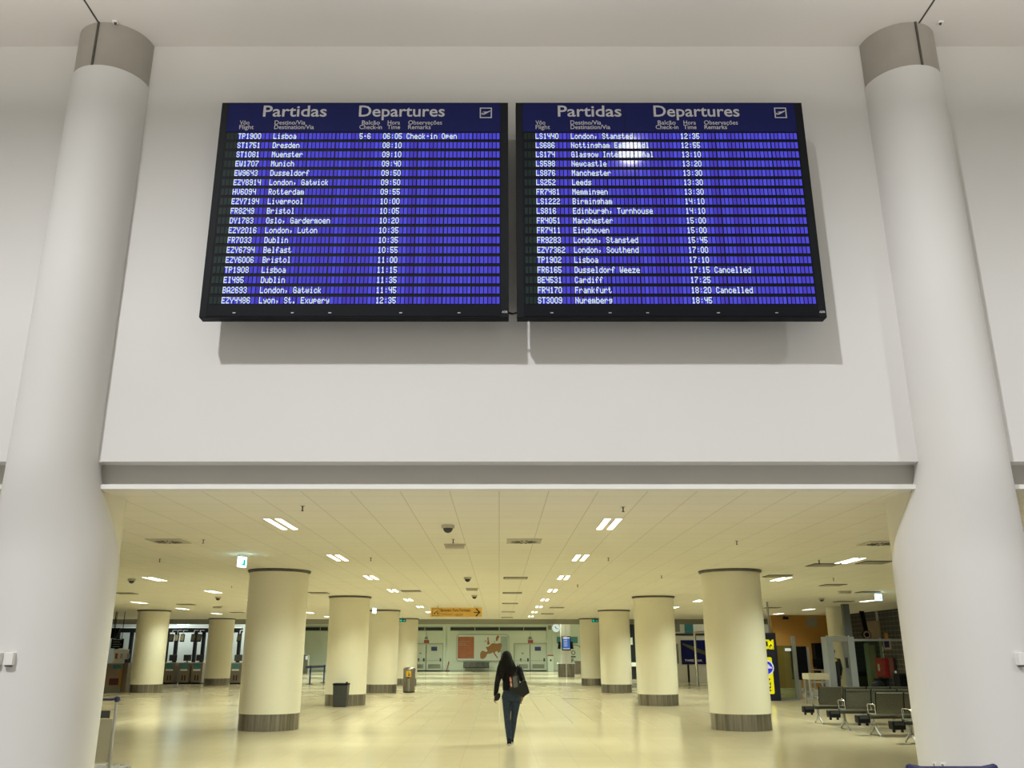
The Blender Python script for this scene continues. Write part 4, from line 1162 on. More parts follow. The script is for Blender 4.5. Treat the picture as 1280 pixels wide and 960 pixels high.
p = at(1008, 836, YQ); b = MB(); b.rings([(p.x, YQ - .1, zd, .06, .06), (p.x, YQ - .1, zd + .10, .05, .05), (p.x + .05, YQ - .1, zd + .16, .07, .06), (p.x + .05, YQ - .1, zd + .2, .02, .02)], 12)
tag(b.build('telephone', M['white'], loc=(p.x, YQ - .1, zd)), 'small white telephone on the desk before the orange wall', 'telephone')
# dark door recess in the orange wall, pale round column, grey frame
plate('dark_cupboard', 1018, 804, 1034, 845, YO - .0, 'black', 'tall dark cupboard standing against the orange wall', 'cupboard', th=.5)
plate('notice', 1008.5, 771.5, 1021, 783.5, YO, 'louvre', 'grey square panel high on the orange wall', 'panel', th=.03)
p = at(980, 773, YO); t = thing('wall_camera', (p.x, YO, p.z), 'small dark camera high on the orange wall', 'camera')
b = MB(); b.obox((p.x, YO - .25, p.z), (.10, -.08, 0), (.04, .05, 0), (0, 0, .06)); b.build('body', M['blackplastic'], t)
b = MB(); b.tube([(p.x, YO, p.z + .1), (p.x, YO - .2, p.z + .03)], .03, 6); b.build('arm', M['blackplastic'], t)
YC_ = 37.5
p = at(1053, 860, YC_)
t = thing('column', (p.x, YC_, 0), 'slim pale column behind the metal detector', 'column')
b = MB(); b.lathe([(.33, .001), (.33, ZC)], p.x, YC_, 40); b.build('shaft', M['cream'], t, smooth=True)
t = thing('glass_screen_frame', (at(1066, 860, 35).x, 35, 0), 'grey metal glazing post right of the metal detector', 'glazing post')
x = at(1069, 862, 35.5).x
b = MB(); b.box(x - .16, x + .10, 35.4, 35.6, .001, ZC); b.build('post', mat('grey_glazing_metal', (.10, .11, .12), .5, noise=(3, .05)), t, bevel=.01)
b = MB(); b.box(x + .1, XR, 35.48, 35.52, at(1075, 800, 35.5).z - .04, at(1075, 800, 35.5).z + .04); b.build('transom', M['alu'], t)
b = MB(); b.box(x + .1, x + 1.25, 35.49, 35.51, .05, at(1075, 800, 35.5).z - .04); b.build('pane', M['glass'], t)
# metal detector arch
YV = 32.0
def vx(u, v=850): return at(u, v, YV).x
zt = at(1048, 796, YV).z; xl_, xr_ = at(1036, 862, YV).x, at(1071, 862, YV).x
t = thing('metal_detector', ((xl_ + xr_)/2, YV, 0), 'grey walk-through metal detector arch behind the benches', 'metal detector')
for x0, x1 in ((xl_, xl_ + .23), (xr_ - .23, xr_)):
    b = MB(); b.box(x0, x1, YV - .28, YV + .28, .001, zt - .0); b.build('side_panel', mat('pale_blue_grey_enamel', (.34, .38, .46), .4, noise=(3, .04)), t, bevel=.02)
b = MB(); b.box(xl_ + .23, xr_ - .23, YV - .25, YV + .25, zt - .16, zt + .02); hd = b.build('header', M['alu'], t, bevel=.02)
b = MB()
for x in (xl_ + .08, xl_ + .14, xr_ - .12): b.lathe([(.03, zt), (.02, zt + .04)], x, YV - .1, 10)
b.build('lamp', M['white'], t)
b = MB(); b.box(xr_ - .25, xr_ - .23, YV - .1, YV + .1, 1.15, 1.5); b.build('pad', M['darkgrey'], t)

# waiting benches
for i, (y, lab) in enumerate(((22.75, 'dark metal waiting bench farthest from the right hall column'), (21.05, 'dark metal waiting bench second farthest from the right hall column'),
                              (19.4, 'dark metal waiting bench second nearest to the right hall column'), (17.75, 'dark metal waiting bench nearest to the right hall column'))):
    bench_row(7.74, y, 4, .58, lab, 'waiting benches', .54, True, M['darksteel'])
bx_, by_, bz_ = 9.36, 22.80, .436
t = thing('backpack', (bx_, by_, bz_), 'black backpack on a seat of the farthest waiting bench, its top showing', 'backpack')
b = MB(); b.rings([(bx_, by_, bz_, .17, .12), (bx_, by_, bz_ + .04, .19, .14), (bx_, by_, bz_ + .35, .18, .13), (bx_ + .01, by_, bz_ + .49, .15, .11), (bx_ + .02, by_, bz_ + .55, .06, .05)], 20); b.build('body', M['jacket'], t, smooth=True)
b = MB(); b.tube([(bx_ - .05, by_, bz_ + .53), (bx_ - .03, by_, bz_ + .58), (bx_ + .06, by_, bz_ + .58), (bx_ + .08, by_, bz_ + .52)], .012, 6); b.build('grab_handle', M['blackplastic'], t)

# ------------------------------------------------------------------ things on the dark block wall at right
def wallbox(name, u0, v0, u1, v1, m_, lab, cat, th=.12):
    p0, p1 = onx(u0, (v0 + v1)/2, XR), onx(u1, (v0 + v1)/2, XR)
    um = (u0 + u1)/2
    z0, z1 = onx(um, v1, XR).z, onx(um, v0, XR).z
    b = MB(); b.box(XR - th, XR - .001, p1.y, p0.y, z0, z1)
    return tag(b.build(name, M[m_], loc=(XR, (p0.y + p1.y)/2, z0), bevel=.012), lab, cat)
t = wallbox('fire_hose_cabinet', 1100.5, 822.5, 1111.5, 846.5, 'red', 'red fire hose cabinet on the dark block wall', 'fire cabinet', .22)
bb = MB(); q = onx(1104.5, 834, XR); bb.box(XR - .232, XR - .22, q.y - .12, q.y + .06, q.z - .16, q.z + .14); bb.build('label', M['white'], None).parent = t
t.children[0].matrix_parent_inverse = Matrix.Translation(-t.location)
t = wallbox('maroon_panel', 1114.5, 822.5, 1120, 846, 'maroon', 'dark maroon panel right of the red fire hose cabinet', 'panel', .10)
wallbox('notice', 1100.2, 808.5, 1104.2, 815, 'white', 'upper of two white papers above the red fire hose cabinet', 'notice', .02)
wallbox('notice', 1101, 816.5, 1105.2, 822, 'white', 'lower of two white papers above the red fire hose cabinet', 'notice', .02)
t = wallbox('framed_notice', 1105.5, 798, 1114.5, 811.5, 'brown2', 'framed dark blue notice on the dark block wall', 'notice', .05)
p0, p1 = onx(1107, 805, XR), onx(1113, 805, XR)
b = MB(); b.box(XR - .06, XR - .05, p1.y, p0.y, onx(1110, 809.5, XR).z, onx(1110, 801, XR).z); o = b.build('notice_sheet', M['navy']); o.parent = t; o.matrix_parent_inverse = Matrix.Translation(-t.location)
wallbox('orange_sign', 1106.5, 791, 1110.5, 798, 'orange', 'small orange sign above the framed blue notice', 'sign', .04)
wallbox('brown_door_panel', 1090, 806, 1099, 858, 'brown', 'brown door panel in the glazed wall left of the red cabinet', 'door panel', .10)
wallbox('brown_upper_panel', 1086, 776, 1102, 798, 'brown', 'brown panel above the glazed doors', 'panel', .08)
wallbox('glazed_door', 1070.5, 802, 1083.5, 862, 'darkglass', 'dark glazed door left of the brown door panel', 'glass door', .06)
wallbox('glazed_door', 1083.8, 804, 1089.7, 862, 'louvre', 'grey door leaf between the dark glazed door and the brown panel', 'glass door', .05)
wallbox('upright_rail', 1101.3, 763.5, 1103.5, 862, 'alu', 'thin grey upright at the edge of the dark block wall', 'upright', .06)
wallbox('dark_locker', 1101.5, 848, 1110, 864, 'black', 'dark low locker under the red fire hose cabinet', 'locker', .3)
# round clock on a dark arm
q = onx(1083, 793.5, XR - .6)
t = thing('hanging_clock', (q.x, q.y, q.z), 'round clock with tan rim hung on a dark slanted arm', 'clock')
b = MB(); n = 28
def ycyl(b, x0, x1, y, z, r): b.prismx([(y + r*math.cos(2*PI*i/n), z + r*math.sin(2*PI*i/n)) for i in range(n)], x0, x1)
def ydisc(b, y0, y1, x, z, r): disc(b, x, y0, y1, z, r, n)
ydisc(b, q.y - .06, q.y + .06, q.x, q.z, .20); b.build('case', M['black'], t)
b = MB(); o1 = b.ring([(q.x + .17*math.cos(2*PI*i/n), q.y - .065, q.z + .17*math.sin(2*PI*i/n)) for i in range(n)]); o2 = b.ring([(q.x + .10*math.cos(2*PI*i/n), q.y - .065, q.z + .10*math.sin(2*PI*i/n)) for i in range(n)]); b.bridge(o1, o2); b.build('rim', M['brown2'], t)
b = MB(); b.obox((q.x - .05, q.y, (q.z + ZC)/2 + .08), Vector((.09, 0, 0)), Vector((0, .05, 0)), Vector((-.05, 0, (ZC - q.z)/2 - .08))); b.build('arm', M['black'], t)
# dark suitcase-like box near the right column
p = ground(1129, 867)
t = thing('black_box', (onx(1129, 867, 15.2).x, 33.6, 0), 'black waste box beside the right hall column in the background', 'box')
p0, p1 = at(1124, 862, 33.5), at(1138, 843.5, 33.5)
b = MB(); b.box(p0.x, p1.x + .2, 33.3, 33.9, .001, p1.z); b.build('body', M['black'], t, bevel=.03)
b = MB(); b.box(p0.x - .02, p1.x + .22, 33.28, 33.92, p1.z, p1.z + .05); b.build('lid', M['blackplastic'], t, bevel=.015)
b = MB(); b.lathe([(.03, p1.z + .05), (.035, p1.z + .12), (.01, p1.z + .14)], p0.x, 33.6, 10); b.build('knob', M['white'], t)

# ------------------------------------------------------------------ cross wall beyond the right columns
def xp(x, y, Y=YX): return at(840 + x/10.1, 770 + y/10.1, Y)
def xplate(name, x0, y0, x1, y1, m_, lab, cat, th=.03, Y=YX):
    p0, p1 = xp(x0, y1, Y), xp(x1, y0, Y)
    b = MB(); b.box(p0.x, p1.x, Y - th, Y, p0.z, p1.z)
    return tag(b.build(name, M[m_], loc=((p0.x + p1.x)/2, Y, p0.z)), lab, cat)
t = xplate('poster', 125, 305, 425, 610, 'navy', 'dark blue holiday poster on the cream cross wall', 'poster', .05)
b = MB()
p0, p1 = xp(140, 500), xp(420, 340)
b.prism([(p0.x, lerp(p0.z, p1.z, .85)), (lerp(p0.x, p1.x, .5), lerp(p0.z, p1.z, .35)), (p1.x, p0.z), (p1.x, lerp(p0.z, p1.z, .3)), (lerp(p0.x, p1.x, .5), lerp(p0.z, p1.z, .7)), (p0.x, p1.z)], YX - .06, YX - .05)
o = b.build('poster_picture', mat('olive_print', (.10, .10, .045), .4, noise=(2, .3))); o.parent = t; o.matrix_parent_inverse = Matrix.Translation(-t.location)
b = MB(); p = xp(160, 575); put_text(b, 'TWEE   AIR', (p.x, YX - .062, p.z), RX, UP, .12, 1.05, .02); o = b.build('poster_lettering', M['white']); o.parent = t; o.matrix_parent_inverse = Matrix.Translation(-t.location)
xplate('teal_banner', 162, 30, 258, 215, 'teal', 'teal banner above the dark blue holiday poster', 'banner', .04)
xplate('poster', 32, 60, 92, 200, 'louvre', 'grey panel left of the teal banner', 'panel', .03)
xplate('dark_rail', 40, 222, 440, 246, 'ink', 'black rail across the cream cross wall over the poster', 'rail', .05)
xplate('dark_slot', 50, 350, 75, 600, 'louvre', 'narrow dark slot left of the holiday poster', 'panel', .03)
xplate('dark_seam', 205, 612, 216, 845, 'ink', 'thin dark seam below the holiday poster', 'joint', .01)
xplate('skirting', 60, 838, 440, 856, 'louvre', 'grey skirting along the cream cross wall', 'skirting', .03)
# tubular gate in front of it
YGA = 48.0
def gp(x, y): return xp(x, y, YGA)
a0, a1, e1 = gp(318, 870), gp(268, 205), gp(420, 195)
t = thing('tubular_gate', (a0.x, YGA, 0), 'tall shiny tubular gate frame beside the nearest right cream column', 'gate')
xg = at(840 + 300/10.1, 815, YGA).x
zt = a1.z
b = MB(); b.tube([(xg, YGA, .001), (xg, YGA, zt - .06), (xg + .06, YGA, zt), (xg + 1.6, YGA, zt), (xg + 1.66, YGA, zt - .06), (xg + 1.66, YGA, .001)], .075, 12); b.build('frame', M['chrome'], t, smooth=True)
p = ground(882.5, 857)
b = MB(); b.box(xg + 1.0 - .06, xg + 1.0 + .06, YGA - .9, YGA - .78, .001, 2.45); 
tag(b.build('navy_post', M['navybox'], loc=(xg + 1, YGA - .84, 0), bevel=.01), 'slim navy post half hidden by the nearest right cream column', 'post')
# dark glazed strip between the second and third right columns
p0, p1 = at(786.5, 846, 62), at(795, 776, 62)
t = thing('glass_cabinet', ((p0.x + p1.x)/2, 62, 0), 'dark glazed cabinet seen between two right cream columns', 'cabinet')
b = MB(); b.box(p0.x - .2, p1.x + .3, 61.8, 62.4, .001, p1.z); b.build('glazing', M['darkglass'], t)
b = MB(); b.box(p0.x - .1, p1.x + .3, 61.76, 61.8, at(790, 833, 62).z, at(790, 828, 62).z); b.box(p0.x + .05, p0.x + .3, 61.76, 61.8, at(790, 806, 62).z, at(790, 797, 62).z); b.build('white_paper', M['white'], t)
b = MB(); b.box(p1.x, p1.x + .15, 61.76, 61.8, at(790, 841, 62).z, at(790, 825, 62).z); b.build('maroon_strip', M['maroon'], t)

# ------------------------------------------------------------------ white boxes and sockets on the hall columns
def on_column(i, u, v, dr=0.0):
    """point on the hall column's shaft under picture position u, v, and the outward direction"""
    (px, py, pr) = HCOL[i][1]; r = pr + .012 + dr
    d = at(u, v, 1.0) - Vector((0, 0, EYE)); d.z = at(u, v, 1.0).z - EYE
    A = d.x**2 + 1; B = -2*(d.x*px + py); Cc = px*px + py*py - r*r
    Y = (-B - math.sqrt(B*B - 4*A*Cc))/(2*A)
    p = at(u, v, Y); n = Vector((p.x - px, p.y - py, 0)).normalized()
    return p, n
def colbox(name, i, u, v, w, h, th, lab, cat, lip=True):
    p, n = on_column(i, u, v); r = Vector((-n.y, n.x, 0))
    t = thing(name, tuple(p), lab, cat)
    b = MB(); b.obox(p + n*(th/2 - .01), r*w/2, n*(th/2 + .01), (0, 0, h/2)); b.build('case', M['white'], t, bevel=.006)
    if lip:
        b = MB(); b.obox(p + n*(th/2) - Vector((0, 0, h/2 + .006)), r*w*.32, n*(th*.35), (0, 0, .008)); b.build('sensor', M['darkgrey'], t)
    else:
        b = MB(); b.obox(p + n*(th + .002), r*w*.22, n*.003, (0, 0, h*.22)); b.build('socket_insert', M['louvre'], t, bevel=.002)
colbox('wall_sensor', 0, 13.5, 823.5, .10, .13, .06, 'small white box on the left hall column', 'wall box')
colbox('wall_sensor', 0, -1.5, 823.5, .10, .13, .06, 'small white box cut by the left edge of the picture', 'wall box')
colbox('wall_sensor', 1, 1274, 823.5, .10, .13, .06, 'small white box on the right hall column', 'wall box')
colbox('power_socket', 1, 1169.5, 956, .055, .055, .02, 'left of two white sockets low on the right hall column', 'socket', False)
colbox('power_socket', 1, 1180, 956.5, .065, .055, .02, 'right of two white sockets low on the right hall column', 'socket', False)
for u, v, i, lab in ((144.5, 26.5, 0, 'tiny white ceiling detector beside the left column capital'), (1175, 27, 0, 'tiny white ceiling detector beside the right column capital')):
    Y = (ZH - EYE)/(at(u, v, 1).z - EYE); p = at(u, v, Y)
    t = thing('detector', (p.x, p.y, ZH), lab, 'detector')
    b = MB(); b.box(p.x - .035, p.x + .035, p.y - .03, p.y + .03, ZH - .03, ZH); b.build('base', M['white'], t, bevel=.008)
    b = MB(); b.lathe([(.012, ZH - .05), (.02, ZH - .03)], p.x, p.y, 12); b.build('lens', M['ventdark'], t)

# ------------------------------------------------------------------ luggage trolleys
def trolley(x, y, lab, hw=.29, kz=1.0):
    """handle bar along x, centre x; basket end towards +y"""
    t = thing('luggage_trolley', (x, y, 0), lab, 'luggage trolley', 'luggage trolleys')
    b = MB(); b.tube([(x - hw, y, 1.045), (x - hw*.75, y, 1.035), (x + hw*.75, y, 1.035), (x + hw, y, 1.045)], .017, 10)
    hb = b.build('handle_bar', M['handleblue'], t, smooth=True)
    for s in (-1, 1):
        b = MB(); b.rings([(x + s*(hw + .005), y, 1.042 + dz_*kz, rr*kz, rr*kz) for dz_, rr in ((-.042, .012), (-.03, .032), (0, .040), (.026, .032), (.038, .012))], 16)
        b.build('grip_knob', M['handleblue'], hb, smooth=True)
    for s in (-1, 1):
        b = MB(); b.tube([(x + s*hw, y, 1.02), (x + s*hw, y + .01, .70), (x + s*(hw - .01), y + .05, .22), (x + s*(hw - .02), y + .10, .14), (x + s*(hw - .05), y + .85, .12)], .019, 10)
        b.build('side_tube', M['alu'], t, smooth=True)
    b = MB(); b.tube([(x - hw, y + .01, .90), (x + hw, y + .01, .90)], .012, 8); b.tube([(x - hw, y + .01, .965), (x + hw*.4, y + .01, .965)], .010, 8); b.build('cross_tube', M['chrome'], t, smooth=True)
    b = MB(); b.box(x - hw + .03, x + hw - .07, y + .0, y + .02, .80, .90); b.build('dark_plate', M['darkgrey'], t, bevel=.006)
    b = MB(); b.obox((x, y + .035, .52), (hw - .03, 0, 0), (0, .006, 0), (0, -.02, .27)); b.build('card_panel', M['panelgrey'], t)
    b = MB()
    for k in range(5): b.tube([(x - hw*.7 + k*hw*.35, y + .1, .15), (x - hw*.66 + k*hw*.33, y + .85, .13)], .009, 6)
    b.tube([(x - hw + .04, y + .85, .13), (x + hw - .04, y + .85, .13)], .012, 8); b.build('load_grid', M['alu'], t)
    for sx, sy in ((-1, .12), (1, .12), (-1, .72), (1, .72)):
        b = MB(); cx, cy = x + sx*(hw - .035), y + sy
        b.prismx([(cy + .055*math.cos(2*PI*i/16), .056 + .055*math.sin(2*PI*i/16)) for i in range(16)], cx - .015, cx + .015); wh = b.build('wheel', M['blackplastic'], t, bevel=.005)
        b = MB(); b.box(cx - .022, cx + .022, cy - .02, cy + .02, .06, .13); b.build('fork', M['alu'], wh)
    return t
trolley(-5.43, 12.45, 'luggage trolley with violet-blue handle standing behind the left hall column')
trolley(2.40, 5.02, 'luggage trolley at the bottom edge of the picture, only its handle top showing', .217, .55)

# ------------------------------------------------------------------ people
def limb(b, pts, rad, n=14):
    """closed tapering limb with round ends"""
    pts = [Vector(p) for p in pts]
    d0 = (pts[0] - pts[1]).normalized(); d1 = (pts[-1] - pts[-2]).normalized()
    P = [pts[0] + d0*rad[0]*.85, pts[0] + d0*rad[0]*.5] + pts + [pts[-1] + d1*rad[-1]*.5, pts[-1] + d1*rad[-1]*.85]
    R = [rad[0]*.35, rad[0]*.8] + list(rad) + [rad[-1]*.8, rad[-1]*.35]
    b.tube(P, R, n)
def finish(o, voxel, smooth=4):
    r = o.modifiers.new('remesh', 'REMESH'); r.mode = 'VOXEL'; r.voxel_size = voxel; r.use_smooth_shade = True
    s = o.modifiers.new('smooth', 'SMOOTH'); s.factor = .5; s.iterations = smooth
    return o
def hand(b, wrist, d, side, curl=.9):
    """palm, four unequal curled fingers, thumb; d = pointing direction, side = towards thumb"""
    wrist, d, side = Vector(wrist), Vector(d).normalized(), Vector(side).normalized()
    pn = d.cross(side).normalized()
    palm = wrist + d*.085
    limb(b, [wrist - d*.01, wrist + d*.04, palm], [.021, .026, .027], 10)
    limb(b, [wrist + d*.035 + side*.014, palm + side*.024], [.016, .015], 8)
    limb(b, [wrist + d*.035 - side*.014, palm - side*.024], [.016, .014], 8)
    for k, (o_, L) in enumerate(((.028, .068), (.010, .076), (-.009, .070), (-.027, .056))):
        p = palm + side*o_; c = curl
        q1 = p + d*L*.45; q2 = q1 + (d*math.cos(c) + pn*math.sin(c))*L*.35; q3 = q2 + (d*math.cos(c*1.9) + pn*math.sin(c*1.9))*L*.28
        limb(b, [p, q1, q2, q3], [.0095, .009, .0085, .0075], 8)
    t0 = wrist + d*.03 + side*.022
    limb(b, [t0, t0 + side*.022 + d*.025, t0 + side*.028 + d*.058 + pn*.012], [.0125, .011, .009], 8)
def head(b, c, s=1.0, face=1):
    """head with brow, nose, mouth, chin and ears; c = centre; looks along +y * face"""
    x, y, z = c; f = face
    b.rings([(x, y + f*.03, z - .115*s, .028, .030), (x, y + f*.028, z - .10*s, .046, .052), (x, y + f*.02, z - .06*s, .060, .074), (x, y + f*.008, z, .070, .090),
             (x, y, z + .05*s, .073, .094), (x, y - f*.006, z + .09*s, .062, .080), (x, y - f*.01, z + .115*s, .036, .046), (x, y - f*.01, z + .122*s, .010, .012)], 22)
    limb(b, [(x, y + f*.085, z + .015), (x, y + f*.108, z - .025)], [.010, .015], 8)           # nose
    limb(b, [(x - .018, y + f*.078, z - .062), (x + .018, y + f*.078, z - .062)], [.008, .008], 8)   # lips
    limb(b, [(x - .035, y + f*.082, z + .025), (x + .035, y + f*.082, z + .025)], [.012, .012], 8)   # brow
    for s_ in (-1, 1): limb(b, [(x + s_*.073, y, z - .02), (x + s_*.078, y - f*.012, z + .02)], [.011, .014], 8)

# --- woman walking away
WX, WY = .205, 17.5
def P(x, y, z): return (WX + x, WY + y, z)
t = thing('person', (WX, WY, 0), 'woman with long dark hair in black jacket and jeans walking away', 'person')
hipL, hipR = P(-.065, .02, .86), P(.125, .02, .86)
kneeL, kneeR = P(-.055, .02, .46), P(.075, .10, .47)
ankL, ankR = P(-.018, -.06, .10), P(.028, .26, .10)
shL, shR = P(-.185, 0, 1.345), P(.165, 0, 1.345)
elL, elR = P(-.245, -.03, 1.085), P(.262, -.03, 1.085)
wrL, wrR = P(-.275, .03, .865), P(.245, .07, .85)
HX = -.065
b = MB()
b.rings([P(.03, .0, .80) + (.13, .10), P(.03, 0, .90) + (.155, .11), P(.015, 0, 1.02) + (.125, .09), P(0, 0, 1.15) + (.125, .09), P(-.01, 0, 1.28) + (.15, .095), P(-.012, 0, 1.36) + (.14, .08), P(-.02, .005, 1.40) + (.07, .06)], 24)
b.tube([P(-.02, .0, 1.36), P(-.05, .012, 1.50)], [.056, .05], 14)
head(b, P(HX, .03, 1.545), .98)
for h_, k_, a_, fy in ((hipL, kneeL, ankL, 0), (hipR, kneeR, ankR, 0)):
    limb(b, [h_, tuple((Vector(h_) + Vector(k_))/2), k_, tuple((Vector(k_)*.62 + Vector(a_)*.38)), a_], [.085, .068, .048, .050, .034])
    limb(b, [(a_[0], a_[1] - .02, .045), (a_[0], a_[1] + .15, .035)], [.034, .03], 10)
for s_, e_, w2 in ((shL, elL, wrL), (shR, elR, wrR)):
    limb(b, [s_, e_, w2], [.047, .036, .023])
hand(b, wrL, (-.02, .06, -.14), (.2, .9, .2), .9)
hand(b, wrR, (-.06, .05, -.14), (-.2, .9, .2), .7)
o = finish(b.build('body', M['skin'], t), .0065, 2)
# clothing and hair
b = MB()
b.rings([P(.03, 0, .775) + (.135, .105), P(.033, 0, .84) + (.175, .125), P(.033, -.01, .90) + (.172, .13), P(.022, 0, .98) + (.148, .11), P(.018, 0, 1.02) + (.138, .10)], 26)
for h_, k_, a_ in ((hipL, kneeL, ankL), (hipR, kneeR, ankR)):
    limb(b, [h_, tuple((Vector(h_) + Vector(k_))/2 + Vector((0, 0, 0))), k_, tuple((Vector(k_)*.62 + Vector(a_)*.38)), tuple(Vector(a_) + Vector((0, 0, -.01)))], [.097, .080, .060, .061, .047])
finish(b.build('jeans', M['denim'], t), .009, 3)
b = MB()
b.rings([P(.018, 0, .955) + (.155, .115), P(.015, 0, 1.0) + (.158, .118), P(.008, 0, 1.13) + (.15, .11), P(-.005, 0, 1.26) + (.172, .118), P(-.012, 0, 1.36) + (.165, .10), P(-.02, 0, 1.405) + (.105, .082), P(-.03, .005, 1.45) + (.075, .07)], 26)
for s_, e_, w2 in ((shL, elL, wrL), (shR, elR, wrR)):
    limb(b, [s_, tuple((Vector(s_) + Vector(e_))/2), e_, tuple(Vector(e_)*.3 + Vector(w2)*.7), tuple(Vector(w2) + Vector((0, 0, .012)))], [.068, .060, .051, .044, .038])
finish(b.build('jacket', M['jacket'], t), .009, 3)
b = MB()
b.rings([P(HX, -.02, 1.20) + (.03, .025), P(HX + .0, -.075, 1.25) + (.11, .05), P(HX, -.06, 1.33) + (.150, .075), P(HX, -.045, 1.42) + (.145, .085), P(HX, -.02, 1.50) + (.122, .105), P(HX, .0, 1.57) + (.105, .115), P(HX, .005, 1.63) + (.085, .10), P(HX, 0, 1.665) + (.052, .065), P(HX, 0, 1.678) + (.015, .02)], 26)
limb(b, [P(HX - .10, -.03, 1.48), P(HX - .145, -.05, 1.36), P(HX - .165, -.045, 1.24), P(HX - .15, -.05, 1.16)], [.04, .038, .028, .012])
limb(b, [P(HX + .10, -.03, 1.48), P(HX + .15, -.05, 1.38), P(HX + .175, -.045, 1.29), P(HX + .17, -.05, 1.22)], [.04, .034, .024, .010])
limb(b, [P(HX + .05, -.09, 1.32), P(HX + .06, -.10, 1.22), P(HX + .04, -.10, 1.16)], [.05, .04, .014])
limb(b, [P(HX - .05, -.09, 1.32), P(HX - .06, -.10, 1.20), P(HX - .05, -.10, 1.12)], [.05, .04, .014])
finish(b.build('hair', M['hair'], t), .010, 2)
for a_ in (ankL, ankR):
    b = MB(); limb(b, [(a_[0], a_[1] - .035, .055), (a_[0], a_[1] + .06, .05), (a_[0] + .004, a_[1] + .16, .042)], [.045, .043, .036], 12)
    limb(b, [(a_[0], a_[1] - .01, .06), (a_[0], a_[1] - .005, .115)], [.043, .040], 12)
    sh = finish(b.build('shoe', M['jacket'], t), .007, 2)
    b = MB(); prev = None
    for z, g in ((.001, .92), (.012, 1.02), (.050, 1.04), (.062, .9)):
        rg = b.ring([(a_[0] + .047*g*math.cos(q), a_[1] + .062 + (.128*g)*math.sin(q), z) for q in [2*PI*i/24 for i in range(24)]])
        if prev: b.bridge(prev, rg)
        else: b.cap(rg, True)
        prev = rg
    b.cap(prev); b.build('sole', M['shoe'], sh, smooth=True)

# tote bag over her right shoulder
t = thing('handbag', P(.17, -.2, .85), 'black leather tote bag hanging behind the walking woman\'s right side', 'handbag')
bp = [(-.015, .985), (.02, 1.045), (.10, 1.06), (.275, 1.15), (.30, 1.145), (.365, .925), (.235, .845), (.10, .90)]
b = MB(); b.prism([(WX + x, z) for x, z in bp], WY - .245, WY - .125); b.build('body', M['leather'], t, bevel=.025, seg=3)
b = MB(); b.tube([P(.03, -.235, 1.03), P(.035, -.24, 1.13), P(.06, -.24, 1.22), P(.10, -.24, 1.25), P(.14, -.24, 1.23), P(.165, -.24, 1.15), P(.17, -.235, 1.08)], .013, 8); b.build('handle', M['leather'], t, smooth=True)
b = MB(); b.tube([P(.06, -.135, 1.03), P(.10, -.13, 1.25), P(.15, -.07, 1.40), P(.17, .0, 1.425), P(.19, .05, 1.38), P(.225, -.05, 1.25), P(.25, -.125, 1.12)], .013, 8); b.build('handle', M['leather'], t, smooth=True)
b = MB(); b.obox(P(.095, -.24, 1.12), (.045, 0, .01), (0, .012, 0), (-.012, 0, .10)); b.build('glossy_flap', M['chrome'] if False else mat('glossy_grey_leather', (.10, .10, .09), .15, spec=.8, noise=(9, .3)), t, bevel=.012)
cols = [(.45, .05, .10), (.55, .25, .35), (.65, .45, .03), (.50, .48, .42)]
b = MB()
for i in range(9):
    b.mi = i % 4; z = 1.19 - i*.021
    b.box(WX - .012 + .002*i, WX + .022 + .002*i, WY - .262, WY - .23, z, z + .021)
b.build('scarf', [mat('scarf_%s' % n_, c, .7, noise=(20, .1)) for n_, c in zip(('red', 'pink', 'amber', 'pale'), cols)], t)
# dark purse in her left hand
b = MB(); b.rings([P(-.262, -.005, .775) + (.022, .03), P(-.255, 0, .785) + (.042, .045), P(-.238, 0, .845) + (.058, .045), P(-.222, 0, .905) + (.040, .035), P(-.218, 0, .915) + (.02, .02)], 16)
tag(b.build('purse', M['leather'], loc=P(-.25, 0, .765), smooth=True), 'small black purse held in the walking woman\'s left hand', 'purse')

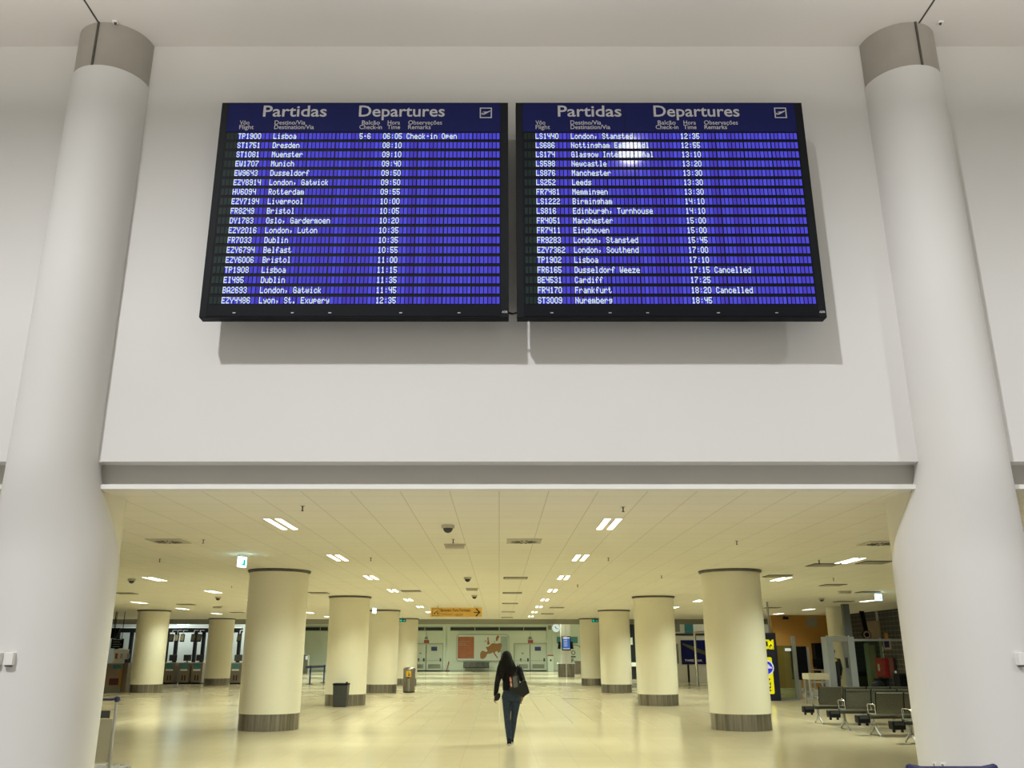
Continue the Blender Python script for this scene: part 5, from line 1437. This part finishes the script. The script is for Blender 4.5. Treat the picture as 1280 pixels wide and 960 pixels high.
# --- officer half hidden behind the metal detector
GX, GY = at(1044.5, 850, 33.4).x, 33.4
def Q(x, y, z): return (GX + x, GY + y, z)
t = thing('person', (GX, GY, 0), 'officer in dark uniform with yellow badge standing behind the metal detector', 'person')
def officer(b, g):
    b.rings([Q(0, 0, .85) + (.15 + g, .11 + g), Q(0, 0, .98) + (.155 + g, .115 + g), Q(0, 0, 1.15) + (.165 + g, .115 + g), Q(0, 0, 1.35) + (.185 + g, .12 + g), Q(0, 0, 1.44) + (.15 + g, .095 + g), Q(0, 0, 1.49) + (.07 + g, .065 + g)], 24)
    for s in (-1, 1):
        limb(b, [Q(s*.19, 0, 1.41), Q(s*.24, -.01, 1.12), Q(s*.235, .07, .89)], [.055 + g, .043 + g, .030 + g])
def legs(b, g):
    b.rings([Q(0, 0, .80) + (.145 + g, .11 + g), Q(0, 0, .96) + (.16 + g, .118 + g)], 24)
    for s in (-1, 1): limb(b, [Q(s*.09, 0, .88), Q(s*.10, .01, .48), Q(s*.105, 0, .10)], [.088 + g, .056 + g, .040 + g])
b = MB(); officer(b, 0); legs(b, 0)
b.tube([Q(0, 0, 1.45), Q(0, -.01, 1.58)], [.06, .056], 14); head(b, Q(0, -.01, 1.635), 1.0, -1)
for s in (-1, 1):
    limb(b, [Q(s*.105, .02, .045), Q(s*.115, -.15, .035)], [.036, .032], 10)
    hand(b, Q(s*.235, .07, .88), (0, -.03, -.14), (0, -.9, .2), .7)
finish(b.build('body', M['skin'], t), .008, 2)
b = MB(); officer(b, .016); finish(b.build('jacket', M['uniform'], t), .012, 3)
b = MB(); legs(b, .016); finish(b.build('trousers', M['uniform'], t), .012, 3)
b = MB(); b.rings([Q(0, .0, 1.66) + (.082, .10), Q(0, 0, 1.72) + (.088, .105), Q(0, 0, 1.765) + (.07, .085), Q(0, 0, 1.785) + (.02, .03)], 20); b.build('hair', M['hair'], t, smooth=True)
for s in (-1, 1):
    b = MB(); limb(b, [Q(s*.105, .05, .05), Q(s*.108, -.05, .05), Q(s*.115, -.17, .042)], [.048, .046, .040], 12); limb(b, [Q(s*.105, .02, .06), Q(s*.105, .02, .12)], [.046, .046], 12)
    finish(b.build('shoe', M['leather'], t), .009, 2)
b = MB(); b.obox(Q(.0, -.145, 1.40), (.06, 0, .02), (0, .008, 0), (-.02, 0, .045)); b.obox(Q(-.10, -.125, 1.47), (.05, 0, .015), (0, .01, .01), (-.01, 0, .025)); b.build('yellow_badge', M['hivis'], t, bevel=.004)
